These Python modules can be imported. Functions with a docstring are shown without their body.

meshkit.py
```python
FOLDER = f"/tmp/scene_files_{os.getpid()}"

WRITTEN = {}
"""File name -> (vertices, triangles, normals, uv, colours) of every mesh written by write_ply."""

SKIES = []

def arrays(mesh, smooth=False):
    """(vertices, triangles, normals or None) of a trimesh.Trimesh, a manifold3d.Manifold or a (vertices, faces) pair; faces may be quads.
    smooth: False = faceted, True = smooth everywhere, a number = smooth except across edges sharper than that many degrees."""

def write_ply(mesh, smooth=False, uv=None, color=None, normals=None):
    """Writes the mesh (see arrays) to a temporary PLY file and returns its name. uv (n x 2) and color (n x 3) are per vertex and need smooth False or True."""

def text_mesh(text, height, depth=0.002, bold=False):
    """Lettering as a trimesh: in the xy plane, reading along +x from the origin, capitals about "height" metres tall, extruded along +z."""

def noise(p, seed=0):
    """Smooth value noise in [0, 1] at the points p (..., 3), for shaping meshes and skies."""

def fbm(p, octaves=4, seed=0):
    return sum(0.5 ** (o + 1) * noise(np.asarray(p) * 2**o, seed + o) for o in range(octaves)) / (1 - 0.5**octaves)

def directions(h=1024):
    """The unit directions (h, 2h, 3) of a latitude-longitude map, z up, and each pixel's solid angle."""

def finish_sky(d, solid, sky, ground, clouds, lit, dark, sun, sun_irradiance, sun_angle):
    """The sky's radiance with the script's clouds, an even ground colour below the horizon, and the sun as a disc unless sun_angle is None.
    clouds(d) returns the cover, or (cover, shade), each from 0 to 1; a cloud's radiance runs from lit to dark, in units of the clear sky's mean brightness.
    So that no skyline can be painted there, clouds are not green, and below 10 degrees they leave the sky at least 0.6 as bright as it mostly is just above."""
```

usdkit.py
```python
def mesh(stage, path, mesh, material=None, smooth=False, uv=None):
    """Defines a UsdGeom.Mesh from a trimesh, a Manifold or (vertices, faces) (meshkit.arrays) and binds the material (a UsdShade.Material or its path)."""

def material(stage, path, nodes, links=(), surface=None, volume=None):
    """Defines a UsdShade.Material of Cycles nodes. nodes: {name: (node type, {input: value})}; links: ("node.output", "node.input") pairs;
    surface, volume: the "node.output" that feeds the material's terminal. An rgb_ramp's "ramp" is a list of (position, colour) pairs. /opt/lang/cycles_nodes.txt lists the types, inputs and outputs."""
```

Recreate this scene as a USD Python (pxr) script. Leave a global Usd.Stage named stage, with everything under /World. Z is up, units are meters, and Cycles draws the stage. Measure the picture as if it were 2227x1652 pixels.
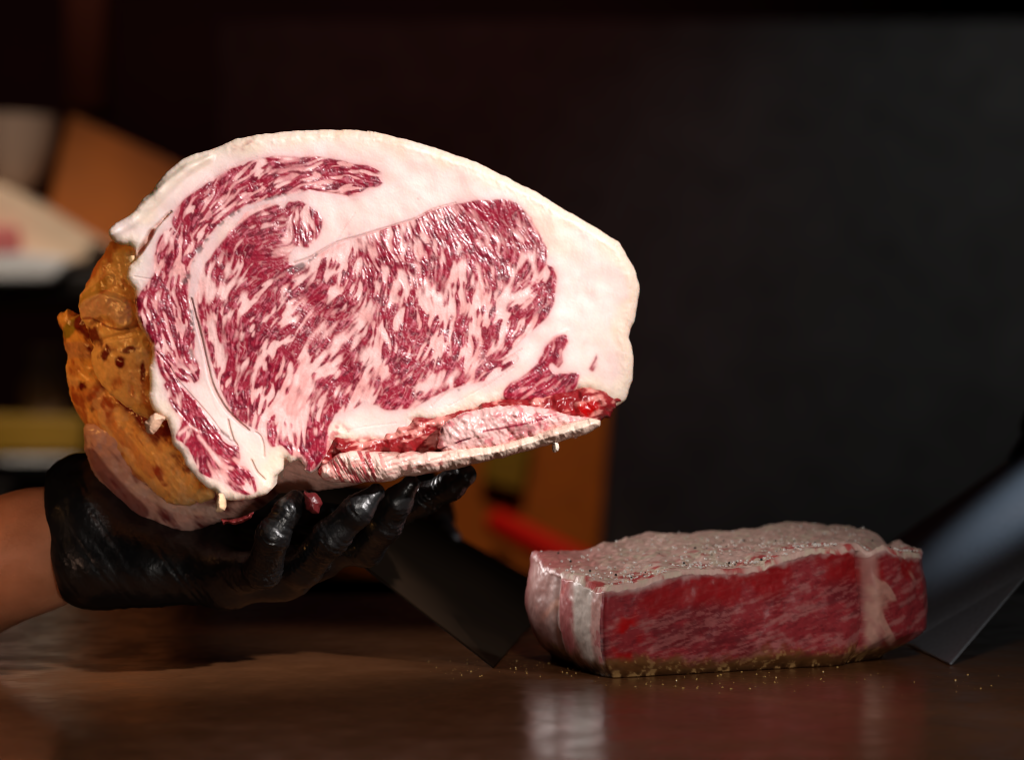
import math, numpy as np, trimesh, usdkit, manifold3d
from manifold3d import Manifold
from pxr import Usd, UsdGeom, UsdLux, UsdShade, Sdf, Gf, Vt
from scipy import ndimage as ndi
from scipy.spatial import cKDTree
from PIL import Image, ImageDraw

stage = Usd.Stage.CreateInMemory()
UsdGeom.SetStageUpAxis(stage, UsdGeom.Tokens.z); UsdGeom.SetStageMetersPerUnit(stage, 1.0)
W = UsdGeom.Xform.Define(stage, '/World'); stage.SetDefaultPrim(W.GetPrim())
RNG = np.random.default_rng(7)

# ------------------------------------------------------------------ camera
CAM_Y, CAM_Z, FPX, CX, CY = -1.06, 0.131, 5258.0, 1113.5, 826.0     # FPX: focal length in pixels of a 2227 px wide picture
cam = UsdGeom.Camera.Define(stage, '/World/camera')
cam.CreateHorizontalApertureAttr(36.0); cam.CreateVerticalApertureAttr(36.0*759/1024)
cam.CreateFocalLengthAttr(FPX/2227*36.0); cam.CreateFStopAttr(6.3); cam.CreateFocusDistanceAttr(1.06)
cam.CreateClippingRangeAttr(Gf.Vec2f(0.05, 50)); cam.CreateExposureAttr(0.0)
cam.AddTranslateOp().Set((0, CAM_Y, CAM_Z)); cam.AddRotateXOp().Set(90)

def P(u, v, y):
    u, v, y = np.broadcast_arrays(np.asarray(u, float), np.asarray(v, float), np.asarray(y, float))
    d = y-CAM_Y
    return np.stack([(u-CX)*d/FPX, y, CAM_Z-(v-CY)*d/FPX], -1)
def onplane(u, v, pl):                       # pl = (x0, y0, z0, dy/dx, dy/dz)
    x0, y0, z0, ta, tb = pl
    dx, dz = (np.asarray(u, float)-CX)/FPX, -(np.asarray(v, float)-CY)/FPX
    t = (y0-CAM_Y-ta*x0+tb*(CAM_Z-z0))/(1-ta*dx-tb*dz)
    return P(u, v, t+CAM_Y)

# ------------------------------------------------------------------ lamps
def look(x, pos, target):
    d = Gf.Vec3d(*target)-Gf.Vec3d(*pos); up = Gf.Vec3d(0, 0, 1)
    m = Gf.Matrix4d(1).SetLookAt(Gf.Vec3d(*pos), Gf.Vec3d(*target), up).GetInverse()
    x.AddTransformOp().Set(m)
def spot(name, pos, target, radius, power, color, cone, soft):
    l = UsdLux.SphereLight.Define(stage, '/World/'+name)
    l.CreateRadiusAttr(radius); l.CreateIntensityAttr(power); l.CreateColorAttr(Gf.Vec3f(*color)); l.CreateNormalizeAttr(True)
    s = UsdLux.ShapingAPI.Apply(l.GetPrim()); s.CreateShapingConeAngleAttr(cone); s.CreateShapingConeSoftnessAttr(soft)
    look(l, pos, target); return l
def area(name, pos, target, w, h, power, color):
    l = UsdLux.RectLight.Define(stage, '/World/'+name)
    l.CreateWidthAttr(w); l.CreateHeightAttr(h); l.CreateIntensityAttr(power); l.CreateColorAttr(Gf.Vec3f(*color)); l.CreateNormalizeAttr(True)
    look(l, pos, target); return l
spot('key_lamp', (1.25, -0.78, 1.10), (-0.066, 0.0, 0.172), 0.035, 63.0, (1, .935, .925), 4.7, 0.25)
spot('warm_lamp', (-0.85, -0.16, 0.30), (-0.19, 0.02, 0.150), 0.02, 3.6, (1, .43, .10), 5.8, 0.7)
spot('arm_top_lamp', (-0.62, -0.25, 0.32), (-0.27, 0.07, 0.062), 0.03, 0.9, (1, .50, .20), 5.5, 0.7)
spot('low_lamp', (0.0, -0.42, 0.015), (-0.115, 0.0, 0.040), 0.02, 0.55, (1, .92, .84), 14, 0.7)
spot('arm_lamp', (-0.46, -0.30, 0.02), (-0.24, 0.07, 0.062), 0.03, 0.9, (1, .60, .42), 7, 0.7)
spot('steak_lamp', (-0.50, 0.46, 0.23), (0.04, 0.07, 0.03), 0.04, 4.6, (1, .93, .90), 10, 0.6)
spot('griddle_lamp', (0.22, -0.80, 0.80), (0.08, -0.22, 0.0), 0.08, 5.0, (1, .92, .86), 21, 0.9)
spot('front_lamp', (0.42, -0.72, 0.26), (0.115, 0.06, 0.026), 0.06, 1.7, (1, .90, .87), 7, 0.6)
spot('plate_lamp', (0.40, 0.55, 0.60), (0.0, 0.17, 0.05), 0.06, 0.8, (1, .82, .62), 13, 0.8)
spot('panel_lamp', (2.4, 1.6, 2.0), (0.86, 3.6, 0.46), 0.1, 21.0, (1, .96, .93), 14.5, 1.0)
spot('maroon_lamp', (-0.3, 1.5, 2.4), (-0.12, 3.6, 0.64), 0.1, 13.0, (1, .30, .26), 17, 1.0)
spot('blade_lamp', (0.30, 0.20, 0.75), (0.315, 0.24, 0.05), 0.03, 7.0, (.72, .85, 1), 8, 0.8)
spot('back_lamp', (-0.5, 1.6, 2.0), (-0.86, 3.2, 0.28), 0.1, 42.0, (1, .86, .70), 11, 0.7)
spot('cabinet_lamp', (0.05, 1.7, 1.4), (0.03, 3.06, -0.05), 0.06, 17.0, (1, .66, .36), 10, 0.8)
spot('wall_lamp', (-0.6, 3.0, 2.0), (-0.8, 5.5, 1.0), 0.1, 6.0, (1, .5, .45), 40, 0.8)

# ------------------------------------------------------------------ materials
def S(*c):
    c = np.asarray(c if len(c) > 1 else c[0], float)/255
    return np.where(c < .04045, c/12.92, ((c+.055)/1.055)**2.4)
def mat(name, color=None, rough=.5, bump=0, bscale=200, vary=0, **kw):
    n = {'p': ('principled_bsdf', {'roughness': rough, **kw})}; L = []
    if color is None:
        n['a'] = ('attribute', {'attribute': 'col'}); L.append(('a.color', 'p.base_color'))
    elif vary:
        n['tc'] = ('texture_coordinate', {}); n['nv'] = ('noise_texture', {'scale': bscale*.35, 'detail': 5})
        c = np.asarray(color, float)
        n['rv'] = ('rgb_ramp', {'ramp': [(.3, tuple(c*(1-vary))), (.7, tuple(c*(1+vary)))]})
        L += [('tc.object', 'nv.vector'), ('nv.fac', 'rv.fac'), ('rv.color', 'p.base_color')]
    else:
        n['p'][1]['base_color'] = tuple(color)
    if bump:
        n['tb'] = ('texture_coordinate', {}); n['nb'] = ('noise_texture', {'scale': bscale, 'detail': 4}); n['b'] = ('bump', {'strength': 1.0, 'distance': bump})
        L += [('tb.object', 'nb.vector'), ('nb.fac', 'b.height'), ('b.normal', 'p.normal')]
    return usdkit.material(stage, '/World/Looks/'+name, n, L, surface='p.BSDF')
M = {}
M['meat'] = mat('raw_meat', rough=.27, bump=.00006, bscale=1500, specular_ior_level=.3)
M['rim'] = mat('raw_fat_cap', rough=.42, bump=.00003, bscale=900, specular_ior_level=.3, subsurface_weight=.3, subsurface_radius=(1, .45, .3), subsurface_scale=.003)
M['fat'] = mat('raw_fat', rough=.45, bump=.00010, bscale=900, specular_ior_level=.4, subsurface_weight=.25, subsurface_radius=(1, .35, .2), subsurface_scale=.004)
M['rind'] = mat('dry_fat_rind', rough=.32, bump=.00012, bscale=700, specular_ior_level=.3, subsurface_weight=.2, subsurface_radius=(1, .35, .2), subsurface_scale=.003)
M['steak'] = mat('griddled_steak', rough=.36, bump=.00005, bscale=1200, specular_ior_level=.28)

# ------------------------------------------------------------------ prims
COUNT = {}
def path(name, parent=None):
    base = (str(parent.GetPath()) if parent else '/World')+'/'+name
    k = COUNT.get(base, 0); COUNT[base] = k+1
    return base if k == 0 else f'{base}_{k:03d}'
def tag(o, label=None, cat=None, group=None, kind=None):
    o = o.GetPrim() if hasattr(o, 'GetPrim') else o
    for k, v in (('label', label), ('category', cat), ('group', group), ('kind', kind)):
        if v: o.SetCustomDataByKey(k, v)
    return o
def thing(name, label=None, cat=None, group=None, loc=None):
    x = UsdGeom.Xform.Define(stage, path(name))
    if loc is not None: x.AddTranslateOp().Set(tuple(map(float, loc)))
    return tag(x, label, cat, group)
def put(name, v, f, m, parent=None, normals=None, col=None, smooth=True):
    v = np.asarray(v, float); f = np.asarray(f, int)
    g = usdkit.mesh(stage, path(name, parent), (v, f), m, smooth=smooth if normals is None else False)
    if normals is not None:
        g.CreateNormalsAttr(Vt.Vec3fArray.FromNumpy(np.asarray(normals, np.float32))); g.SetNormalsInterpolation('vertex')
    if col is not None:
        UsdGeom.PrimvarsAPI(g).CreatePrimvar('col', Sdf.ValueTypeNames.Color3fArray, 'vertex').Set(Vt.Vec3fArray.FromNumpy(np.asarray(col, np.float32)))
    return g.GetPrim()
def vnormals(v, f):
    n = np.zeros_like(v); c = np.cross(v[f[:, 1]]-v[f[:, 0]], v[f[:, 2]]-v[f[:, 0]])
    for k in range(3): np.add.at(n, f[:, k], c)
    return n/np.maximum(np.linalg.norm(n, axis=1, keepdims=True), 1e-20)
def put_parts(parts, v, f, lab, col, parent, mats, default):
    """one surface cut into named parts: lab is one part index per triangle, vertex normals are shared so that no seam shows"""
    n = vnormals(v, f)
    for k, name in enumerate(parts):
        ff = f[lab == k]
        if not len(ff): continue
        u, inv = np.unique(ff, return_inverse=True)
        put(name, v[u], inv.reshape(ff.shape), mats.get(name, default), parent, n[u], col[u])

# ------------------------------------------------------------------ noise and curves
def vnoise(p, seed=0):
    p = np.asarray(p, float); i = np.floor(p).astype(np.int64); t = p-i; t = t*t*(3-2*t); out = 0
    for a in (0, 1):
        for b in (0, 1):
            for c in (0, 1):
                h = ((i[..., 0]+a)*374761393+(i[..., 1]+b)*668265263+(i[..., 2]+c)*2147483647+seed*1274126177) & 0xffffffff
                h = ((h ^ (h >> 13))*1274126177) & 0xffffffff; h = (h ^ (h >> 16)) & 0xffff
                w = (t[..., 0] if a else 1-t[..., 0])*(t[..., 1] if b else 1-t[..., 1])*(t[..., 2] if c else 1-t[..., 2])
                out = out+w*h/65535.
    return out*2-1
def fbm(p, octaves=4, seed=0):
    return sum(vnoise(np.asarray(p)*2**k, seed+k)*.5**k for k in range(octaves))
def sstep(a, b, x):
    t = np.clip((x-a)/(b-a), 0, 1); return t*t*(3-2*t)
def c1(l): return [(231.9+x*.2864, 260.9+y*.2864) for x, y in l]
def c2(l): return [(753.7+x*.3158, 260.9+y*.3158) for x, y in l]
def c3(l): return [(87+x*.3510, 608.8+y*.3510) for x, y in l]
def c4(l): return [(608.8+x*.3645, 724.7+y*.3645) for x, y in l]
def c5(l): return [(1101.6+x*.4426, 1101.6+y*.4426) for x, y in l]
def c6(l): return [(x*.4947, 927.7+y*.4947) for x, y in l]
def rough_outline(pts, step=3.0, amp=2.0, scale=14.0, seed=0, smooth=2.0, closed=True):
    """an outline resampled, slightly smoothed and frayed"""
    p = np.asarray(pts, float); q = np.vstack([p, p[:1]]) if closed else p
    L = np.r_[0, np.cumsum(np.linalg.norm(np.diff(q, axis=0), axis=1))]
    s = np.linspace(0, L[-1], int(L[-1]/step), endpoint=not closed)
    q = np.stack([np.interp(s, L, q[:, 0]), np.interp(s, L, q[:, 1])], 1)
    if smooth: q = ndi.gaussian_filter1d(q, smooth, axis=0, mode='wrap' if closed else 'nearest')
    if amp:
        t = np.roll(q, -1, 0)-np.roll(q, 1, 0); n = np.stack([t[:, 1], -t[:, 0]], 1)/np.maximum(np.linalg.norm(t, axis=1, keepdims=True), 1e-9)
        q = q+n*(amp*fbm(np.stack([q[:, 0]/scale, q[:, 1]/scale, np.zeros(len(q))], 1), 3, seed))[:, None]
    return q

# ------------------------------------------------------------------ a solid from an outline: fine front sheet, walls running back
def sheet(poly, step):
    """2D grid sheet inside poly: points, triangles, distance to the edge, boundary loop"""
    poly = np.asarray(poly); ss = 3; lo = poly.min(0)-3*step; hi = poly.max(0)+3*step
    n = np.ceil((hi-lo)/step).astype(int)+1; k = ss/step
    im = Image.new('L', (int(n[0]*ss), int(n[1]*ss))); ImageDraw.Draw(im).polygon([tuple(q) for q in (poly-lo)*k], fill=1)
    m = np.asarray(im) > 0; lab, cnt = ndi.label(m)
    if cnt > 1: m = lab == 1+np.argmax(ndi.sum(m, lab, range(1, cnt+1)))
    m = ndi.binary_fill_holes(m)
    di, do = ndi.distance_transform_edt(m), ndi.distance_transform_edt(~m)
    sd = (di-do)/k
    J, I = np.meshgrid(np.arange(n[1]), np.arange(n[0]), indexing='ij')
    pts = np.stack([I, J], -1).reshape(-1, 2)*step+lo
    px = np.clip(((pts-lo)*k).round().astype(int), 0, np.array(im.size)-1)
    d = sd[px[:, 1], px[:, 0]]
    ok = (d > -.62*step).reshape(J.shape)
    cell = ok[:-1, :-1] & ok[1:, :-1] & ok[:-1, 1:] & ok[1:, 1:]
    lab, cnt = ndi.label(cell)
    if cnt > 1: cell = lab == 1+np.argmax(ndi.sum(cell, lab, range(1, cnt+1)))
    idx = np.arange(len(pts)).reshape(J.shape)
    a, b, c, e = idx[:-1, :-1][cell], idx[:-1, 1:][cell], idx[1:, 1:][cell], idx[1:, :-1][cell]
    f = np.vstack([np.stack([a, c, b], 1), np.stack([a, e, c], 1)])          # counter-clockwise for y up (v runs down)
    u, inv = np.unique(f, return_inverse=True); f = inv.reshape(-1, 3); pts, d = pts[u], d[u]
    ed = np.vstack([f[:, [0, 1]], f[:, [1, 2]], f[:, [2, 0]]]); key = ed[:, 0]*len(pts)+ed[:, 1]; rev = ed[:, 1]*len(pts)+ed[:, 0]
    be = ed[~np.isin(key, rev)]; nxt = {}
    for x, y in be: nxt.setdefault(x, []).append(y)
    loops = []
    while nxt:
        s = next(iter(nxt)); l = [s]
        while True:
            o = nxt.get(l[-1])
            if not o: break
            t = o.pop()
            if not o: del nxt[l[-1]]
            if t == s: break
            l.append(t)
        loops.append(l)
    loop = np.array(max(loops, key=len))
    tr = cKDTree(rough_outline(poly, step*.25, 0, smooth=0)); _, j = tr.query(pts[loop]); pts[loop] = tr.data[j]; d = np.maximum(d, 0); d[loop] = 0
    return pts, f, d, loop
def solid(poly, step, front, rings):
    """front(pts, d) -> 3D; rings: functions of the front loop's 3D points, each one ring further back; the last is capped"""
    pts, f, d, loop = sheet(poly, step); v = front(pts, d); V, F = [v], [f]; prev = loop; n = len(v); base = v[loop]
    src = [np.arange(len(v))]; m = len(loop)
    for r in rings:
        V.append(r(base)); cur = np.arange(n, n+m); n += m; src.append(loop)
        p2, q2 = np.roll(prev, -1), np.roll(cur, -1)
        F += [np.stack([prev, cur, p2], 1), np.stack([p2, cur, q2], 1)]; prev = cur
    V.append(V[-1].mean(0, keepdims=True)); src.append(loop[:1]); F.append(np.stack([prev, np.full(m, n), np.roll(prev, -1)], 1))
    return np.vstack(V), np.vstack(F), pts, d, np.concatenate(src)
def back(depth, shrink, tilt=(0, 0)):
    def g(b):
        c = b.mean(0); q = c+(b-c)*(1-shrink); q[:, 1] = b[:, 1]+depth; q[:, 0] += tilt[0]*depth; q[:, 2] += tilt[1]*depth; return q
    return g
def rounded(d, r):
    t = np.clip(1-d/r, 0, 1); return 1-np.sqrt(np.maximum(1-t*t, 0))

# ================================================================== the setting
def box(lo, hi):
    b = trimesh.creation.box(bounds=[lo, hi]); return b.vertices, b.faces
gm = usdkit.material(stage, '/World/Looks/griddle_steel', {
    'tc': ('texture_coordinate', {}), 'n': ('noise_texture', {'scale': 14, 'detail': 6, 'roughness': .6}), 'r': ('rgb_ramp', {'ramp': [(.3, S(92, 57, 33)), (.7, S(104, 66, 40))]}),
    'n2': ('noise_texture', {'scale': 45, 'detail': 5}), 'm2': ('map_range', {'from_min': .35, 'from_max': .7, 'to_min': .17, 'to_max': .29}),
    'mp': ('mapping', {'scale': (1, .35, 1)}), 'n3': ('noise_texture', {'scale': 60, 'detail': 3}), 'b': ('bump', {'strength': 1.0, 'distance': .0003}),
    'p': ('principled_bsdf', {'specular_ior_level': .5})},
    [('tc.object', 'n.vector'), ('n.fac', 'r.fac'), ('r.color', 'p.base_color'), ('tc.object', 'n2.vector'), ('n2.fac', 'm2.value'), ('m2.result', 'p.roughness'),
     ('tc.object', 'mp.vector'), ('mp.vector', 'n3.vector'), ('n3.fac', 'b.height'), ('b.normal', 'p.normal')], surface='p.BSDF')
g = put('griddle_top', *box((-1.2, -.55, -.02), (1.2, .42, 0)), gm, smooth=False); tag(g, 'oily brown steel griddle plate under the steak', kind='structure')
wm = mat('dark_wall', S(62, 30, 30), .8, vary=.2, bscale=8)
w = put('back_wall', *box((-4, 5.6, -.9), (4, 5.7, 4)), wm, smooth=False); tag(w, 'dark reddish wall far behind', kind='structure')
fm = mat('dark_floor', S(40, 26, 20), .7, vary=.2, bscale=8)
w = put('floor', *box((-4, .45, -.92), (4, 5.6, -.9)), fm, smooth=False); tag(w, 'dark floor behind the griddle', kind='structure')

# ================================================================== the held roast: painting of its cut face (own colours of fat and lean only)
U0, V0, DU = 100.0, 255.0, 1.25
GW, GH = 1064, 752
gu, gv = np.meshgrid(U0+DU*np.arange(GW), V0+DU*np.arange(GH))
def mask(poly, soft=0.0):
    im = Image.new('L', (GW*2, GH*2)); ImageDraw.Draw(im).polygon([((x-U0)/DU*2, (y-V0)/DU*2) for x, y in poly], fill=255)
    m = np.asarray(im.resize((GW, GH), Image.BOX), np.float32)/255
    return ndi.gaussian_filter(m, soft/DU) if soft else m
def stroke(pts, width, soft=0.8):
    q = rough_outline(pts, 2.0, 0, smooth=3, closed=False); im = Image.new('L', (GW*2, GH*2)); d = ImageDraw.Draw(im)
    w = np.interp(np.linspace(0, 1, len(q)), np.linspace(0, 1, np.size(width)), np.atleast_1d(width))
    for (x, y), r in zip(q, w): x, y, r = (x-U0)/DU*2, (y-V0)/DU*2, max(r/DU, .5); d.ellipse([x-r, y-r, x+r, y+r], fill=255)
    return ndi.gaussian_filter(np.asarray(im.resize((GW, GH), Image.BOX), np.float32)/255, soft/DU)
def gn(sig, seed):
    x = ndi.gaussian_filter(np.random.default_rng(seed).standard_normal((GH, GW)).astype(np.float32), sig/DU); return x/x.std()
def idw(samples, values, p=3.0, s=25.0):
    num = den = 0
    for (x, y), val in zip(samples, values):
        w = 1/((gu-x)**2+(gv-y)**2+s*s)**(p/2); num = num+w*val; den = den+w
    return num/den
FLOW = [(800, 370, -14), (650, 362, 6), (540, 400, 30), (450, 450, 45), (400, 490, 60), (372, 560, 80), (360, 650, 90), (390, 720, 112), (420, 800, 115), (480, 925, 122), (540, 1020, 130),
        (850, 420, 20), (700, 420, 12), (600, 440, 25), (480, 530, 62)]
for conv, l in ((c1, [(950, 930, 38), (1250, 900, 25), (1300, 720, 20), (1450, 800, 102), (1580, 800, 95), (1000, 1150, 40), (750, 1250, 75), (850, 1450, 80), (1100, 1400, 50), (1350, 1300, 55), (1250, 1100, 25),
                      (1700, 1150, 65), (1700, 1500, 55), (1850, 1500, 60), (2100, 1200, 100), (2100, 1450, 85)]),
                (c3, [(1150, 250, 80), (1100, 400, 88), (1200, 700, 85), (1200, 820, 80), (1350, 400, 60), (1500, 500, 65), (1450, 750, 70), (1650, 350, 50), (1700, 700, 75), (1700, 950, 82), (1560, 980, 95)]),
                (c4, [(300, 150, 60), (500, 200, 62), (250, 450, 75), (200, 700, 82), (400, 350, 62), (700, 100, 70), (650, 380, 30), (850, 250, 55), (800, 320, 45), (1000, 200, 75), (1100, 80, 70), (1300, 200, 35),
                      (1250, 70, 60), (1550, 250, 50), (1500, 350, 20), (1650, 120, 80)]),
                (c2, [(300, 850, 110), (500, 720, 115), (600, 650, 125), (800, 700, 118), (900, 650, 130), (1000, 620, 125), (1150, 680, 112), (700, 950, 95), (950, 950, 105), (400, 1000, 100), (1250, 850, 120),
                      (1200, 1000, 75), (1350, 950, 85), (1000, 1050, 95), (1250, 1300, 50), (1350, 1200, 65), (800, 1200, 98), (620, 1200, 85), (850, 1500, 75), (1100, 1500, 60), (1180, 1420, 50), (600, 1450, 70)])):
    FLOW += [(*conv([(x, y)])[0], a) for x, y, a in l]
fp = [(a, b) for a, b, _ in FLOW]; fa = np.radians([c for *_, c in FLOW])
th = .5*np.arctan2(idw(fp, np.sin(2*fa), 4, 18), idw(fp, np.cos(2*fa), 4, 18))+.16*gn(22, 3)+.10*gn(7, 4)
VX, VY = np.cos(th).astype(np.float32), -np.sin(th).astype(np.float32)
def lic(src, half, step=1.6):
    out = src.copy(); n = int(half/DU/step); wsum = 1.0
    I0, J0 = np.mgrid[0:GH, 0:GW].astype(np.float32)
    for sgn in (1, -1):
        y, x = I0.copy(), J0.copy(); px, py = VX*sgn, VY*sgn
        for k in range(n):
            x += px*step; y += py*step
            yi, xi = np.clip(y.round().astype(np.int32), 0, GH-1), np.clip(x.round().astype(np.int32), 0, GW-1)
            vx, vy = VX[yi, xi], VY[yi, xi]; s = np.sign(vx*px+vy*py); s[s == 0] = 1; px, py = vx*s, vy*s
            out += src[yi, xi]*(1-(k+1)/(n+1)); 
    return out/out.std()
def rank(x):
    s = np.sort(x[::7, ::7].ravel()); return (np.searchsorted(s, x)/len(s)).astype(np.float32)
strand = lic(gn(4.3, 11), 22); fine = lic(gn(2.2, 12), 15); clump = gn(17, 13); hair = lic(gn(1.2, 14), 12)
thread = lic(gn(1.7, 17), 20)
R1 = rank(.85*lic(gn(7.0, 10), 32)+.7*lic(gn(3.4, 11), 20)+.6*fine+.30*thread)                     # coarse marbling of the big muscles
R2 = rank(lic(gn(2.5, 15), 20)+.8*fine+.4*thread+.25*gn(14, 16))  # finer marbling of the cap
# ------- regions (outlines in picture units)
CAP = c1([(500,790),(510,720),(560,640),(640,570),(740,500),(850,430),(960,370),(1080,320),(1200,290),(1350,275),(1500,285),(1620,280),(1750,300),(1850,330),(1930,350),(1990,345),(2060,380),(2110,415),(2060,440),(2110,480),(2060,505),
          (1980,520),(1900,565),(1840,575),(1750,560),(1640,545),(1540,530),(1480,550),(1350,570),(1200,610),(1050,650),(950,710),(850,790),(780,870),(740,930),(700,985),(640,1000),(600,930),(540,860)])
SIDE = c1([(360,1180),(365,1040),(385,940),(410,880),(450,840),(500,820),(540,860),(600,930),(640,1000),(690,985),(660,1050),(640,1130),(640,1250),(625,1330),(640,1450),(640,1620)])+c3(
         [(930,100),(935,260),(960,330),(955,450),(990,560),(985,620),(930,650),(880,630),(800,650),(755,590),(715,480),(695,380),(650,300),(605,220),(585,120),(640,60),(690,0)])
LEFTLOW = c3([(770,640),(830,610),(900,690),(960,740),(1020,830),(1100,920),(1140,1000),(1190,1030),(1235,1030),(1250,1110),(1230,1150),(1190,1160),(1280,1150),(1335,1230),(1345,1310),(1290,1340),(1200,1300),(1120,1235),
              (1060,1230),(1000,1200),(960,1120),(920,1040),(850,980),(845,960),(880,900),(830,800),(800,740)])
MAIN = c1([(1070,705),(1120,670),(1180,650),(1250,638),(1310,640),(1345,690),(1370,640),(1400,618),(1460,612),(1530,645),(1600,700),(1645,760),(1622,860),(1580,930),(1540,975),(1440,965),(1390,1030),(1385,1080),(1420,1120),(1500,1110),
           (1560,1050),(1650,1000),(1750,950),(1900,900),(2050,850)])+c2([(370,712),(500,680),(560,640),(640,610),(760,580),(880,560),(1000,550),(1100,545),(1165,560),(1215,600),(1260,660),(1310,740),(1350,820),(1382,890),(1385,960),(1372,1000),
           (1420,1010),(1447,1080),(1442,1180),(1430,1260),(1395,1340),(1330,1410),(1250,1480),(1180,1550),(1100,1610)])+c4([(1440,140),(1350,225),(1260,275),(1130,310),(1020,330),(900,390),(800,450),(650,462),(530,425),(515,385),(470,430),
           (400,470),(330,480),(290,560),(295,680),(260,760),(185,835),(130,795),(140,660)])+c3([(1640,1130),(1600,1105),(1560,1095),(1500,1020),(1440,1045),(1400,960),(1340,925),(1250,890),(1180,815),(1140,740),(1090,600),(1050,480),(1000,330),
           (962,180),(960,60)])+c1([(680,1450),(682,1300),(710,1170),(780,1050),(850,950),(950,830)])
CORNER = c4([(1640,20),(1720,0),(1720,60),(1680,110),(1690,175),(1660,215),(1620,170),(1600,200),(1640,250),(1720,240),(1790,240),(1780,300),(1750,370),(1690,395),(1600,440),(1500,425),(1400,420),(1340,390),(1345,340),(1400,290),(1470,250),(1540,180),(1580,100)])
REDTIP = c4([(1845,215),(1890,120),(1900,190),(1870,230)])
FACE = c1([(15,830),(60,780),(140,738),(200,690),(262,590),(330,540),(400,440),(470,360),(560,290),(690,240),(830,200),(960,140),(1100,112),(1300,88),(1500,73),(1700,67),(1900,70),(2050,88)])+c2(
         [(130,68),(250,88),(480,150),(650,200),(880,280),(1100,388),(1300,488),(1500,610),(1720,740),(1880,838),(1932,930),(1992,1030),(2022,1150),(2008,1270),(1985,1390),(1952,1440),(1946,1500),(1962,1540),(1975,1620)])+c4(
         [(2110,150),(2106,280),(2086,330),(2062,400),(2010,440),(1960,425),(1890,380),(1840,345),(1775,340),(1700,385),(1640,425),(1560,425),(1450,412),(1340,405),(1250,435),(1130,468),(1060,492),(960,532),(860,535),(812,522),(808,560),(795,600),
          (740,630),(690,655),(600,660),(560,655),(470,668),(420,655),(330,640),(300,690),(285,740),(250,780),(215,815),(180,840),(150,832),(130,800)])+c3(
         [(1640,1165),(1600,1110),(1545,1135),(1515,1110),(1500,1180),(1450,1220),(1440,1290),(1400,1330),(1300,1360),(1180,1368),(1100,1352),(1080,1312),(1020,1282),(950,1212),(900,1150),(860,1062),(812,1022),(800,940),(780,870),(720,832),(685,800),
          (662,720),(672,620),(665,540),(690,470),(682,395),(640,330),(612,290),(580,200)])+c1([(240,1560),(212,1470),(208,1380),(195,1290),(140,1195),(150,1120),(200,1060),(205,990),(160,940),(110,945),(50,930),(15,880)])
mC, mS, mM, mK, mL = mask(CAP), mask(SIDE), mask(MAIN), mask(CORNER), mask(LEFTLOW)
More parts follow.
